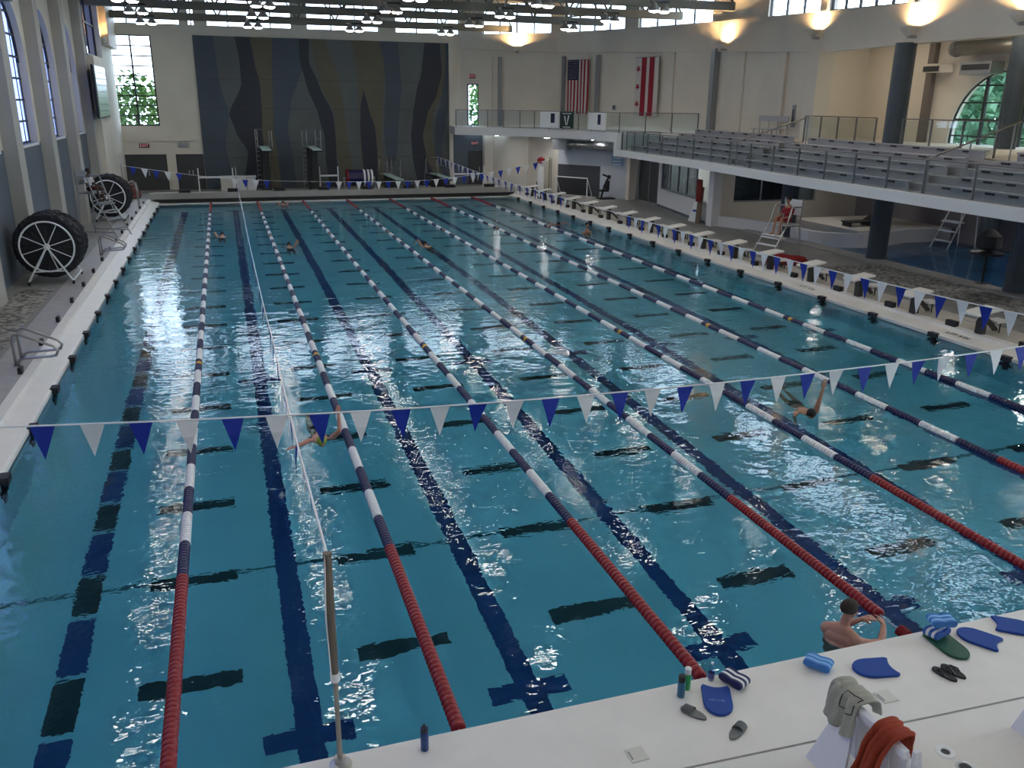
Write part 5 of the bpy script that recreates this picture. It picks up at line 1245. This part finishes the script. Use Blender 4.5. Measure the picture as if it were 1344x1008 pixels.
CAPY=mat('cap_yellow_green',(.30,.42,.05),.4); CAPW=mat('cap_white',(.7,.7,.7),.4)
swimmer('swimmer with a yellow-green cap under the near pennants, both arms wide',(4.98,9.32,.03),-PI/2,[((.20,.34,.14),(.04,.36,.40)),((.28,-.36,-.02),(.40,-.48,.0))],cap=CAPY)
swimmer('swimmer with one arm raised straight up beside the near pennants on the right',(14.38,8.05,.02),-PI/2-.3,[((.14,.22,.27),(.13,.27,.52)),((.30,-.30,-.06),(.62,-.38,-.05))],SKINT)
swimmer('distant swimmer left of the left pennant line, arm splashing forward',(3.4,34.9,.02),PI/2,[((.25,.33,.16),(.5,.28,.10)),((.3,-.25,-.1),(.5,-.2,-.15))],vox=.022)
swimmer('distant swimmer in the third lane from the left, arm coming over',(6.05,31.2,.02),PI/2,[((.2,.3,-.1),(.45,.25,-.15)),((.18,-.34,.24),(.42,-.38,.12))],SKINT,vox=.022)
swimmer('distant swimmer in mid pool with a bent arm high over the water',(11.6,30.0,.02),PI/2,[((.16,.36,.26),(.40,.42,.10)),((.3,-.25,-.1),(.55,-.2,-.1))],SKINT,vox=.022)
swimmer('distant swimmer close to the far wall in the third lane from the left',(6.85,47.1,.03),PI/2,[((.25,.33,.10),(.45,.28,.06)),((.3,-.3,.05),(.5,-.25,.0))],vox=.022)
swimmer('distant swimmer in the rightmost lane beyond the person standing there',(19.4,35.3,.03),-PI/2,[((.25,.4,.10),(.45,.5,.02)),((.3,-.4,.05),(.5,-.45,.0))],SKINT,vox=.022)
def stander():
    r=thing('person','distant person upright in the rightmost lane, head and shoulders above the water','person',(19.8,32.2,0)); b=MB()
    for (z,w) in ((-.5,.15),(-.3,.16),(-.12,.18),(.0,.19),(.06,.13)): b.ball((0,0,z),(w,.11,.13),14,10)
    limb(b,[(0,0,.08,.06),(0,0,.2,.055)])
    for s in (-1,1):
        limb(b,[(s*.17,0,.02,.065),(s*.3,-.12,-.12,.045),(s*.3,-.38,-.06,.03)]); hand(b,(s*.3,-.38,-.06),(0,-1,.1),(0,0,1),1,s,.2)
        limb(b,[(s*.09,0,-.55,.085),(s*.1,0,-1.0,.06),(s*.1,0,-1.6,.045)])
    M=head(b,(0,.0,.36),(0,-1,0)); finish(b,'body',SKINT,.022,r,4); face(M,r,HAIRB)
stander()
def seated(label,loc,rz,shirt,shorts,skin,hairm):
    """sits facing local +X, origin at the seat"""
    r=thing('person',label,'person',loc,rz); b=MB()
    for (z,w) in ((.08,.15),(.2,.14),(.35,.155),(.48,.165),(.54,.12)): b.ball((-.08-.02*z,0,z),(.10,w,.12),14,10)
    limb(b,[(-.09,0,.55,.055),(-.07,0,.66,.05)])
    for s in (-1,1):
        limb(b,[(-.05,s*.10,.08,.085),(.38,s*.14,.11,.06),(.44,s*.14,-.33,.042)]); limb(b,[(.44,s*.14,-.36,.04),(.62,s*.15,-.40,.032)])
        limb(b,[(-.10,s*.19,.50,.055),(.02,s*.25,.24,.042),(.26,s*.16,.20,.028)]); hand(b,(.26,s*.16,.20),(1,-.2*s,-.1),(0,0,1),1,s,.4)
    M=head(b,(-.04,0,.80),(1,0,-.15)); finish(b,'body',skin,.016,r,4); face(M,r,hairm)
    t=MB()
    for (z,w) in ((.12,.165),(.2,.16),(.35,.172),(.47,.18)): t.ball((-.08-.02*z,0,z),(.118,w,.12),14,10)
    for s in (-1,1): limb(t,[(-.10,s*.185,.49,.072),(-.04,s*.225,.36,.062)])
    finish(t,'shirt',shirt,.018,r,4)
    t=MB(); t.ball((-.07,0,.08),(.125,.17,.11),14,10)
    for s in (-1,1): limb(t,[(-.03,s*.10,.09,.10),(.28,s*.135,.115,.08)])
    finish(t,'shorts',shorts,.018,r,4)
seated('lifeguard in a white shirt and dark red shorts sitting on the left steel chair',(-1.60,34.66,DK+1.835),-.5,mat('shirt_white',(.55,.58,.62),.8),mat('shorts_maroon',(.09,.012,.015),.8),SKIND,HAIRB)
seated('lifeguard in red shirt and shorts sitting on the right steel chair',(23.15,21.58,DK+1.435),PI+.2,mat('shirt_red',(.27,.02,.025),.8),mat('shorts_red',(.25,.015,.02),.8),SKINT,HAIR)

# ------------------------------------------------------------------ camera and view
cam=bpy.data.cameras.new('camera'); co=bpy.data.objects.new('camera',cam); C.objects.link(co)
co.location=(3.774,-5.471,5.784); co.rotation_euler=(math.radians(71.8726),math.radians(-.5906),math.radians(-17.9933))
cam.sensor_width=36; cam.lens=36*1125.33/1344; cam.clip_end=300; cam.clip_start=.1
sc.camera=co
vs=sc.view_settings; vs.view_transform='Standard'; vs.look='None'; vs.gamma=1; vs.use_curve_mapping=False; vs.exposure=EXPO
cy=sc.cycles; cy.max_bounces=10; cy.transparent_max_bounces=16; cy.transmission_bounces=8; cy.diffuse_bounces=4; cy.glossy_bounces=4; cy.sample_clamp_indirect=60; cy.use_denoising=True; cy.blur_glossy=0
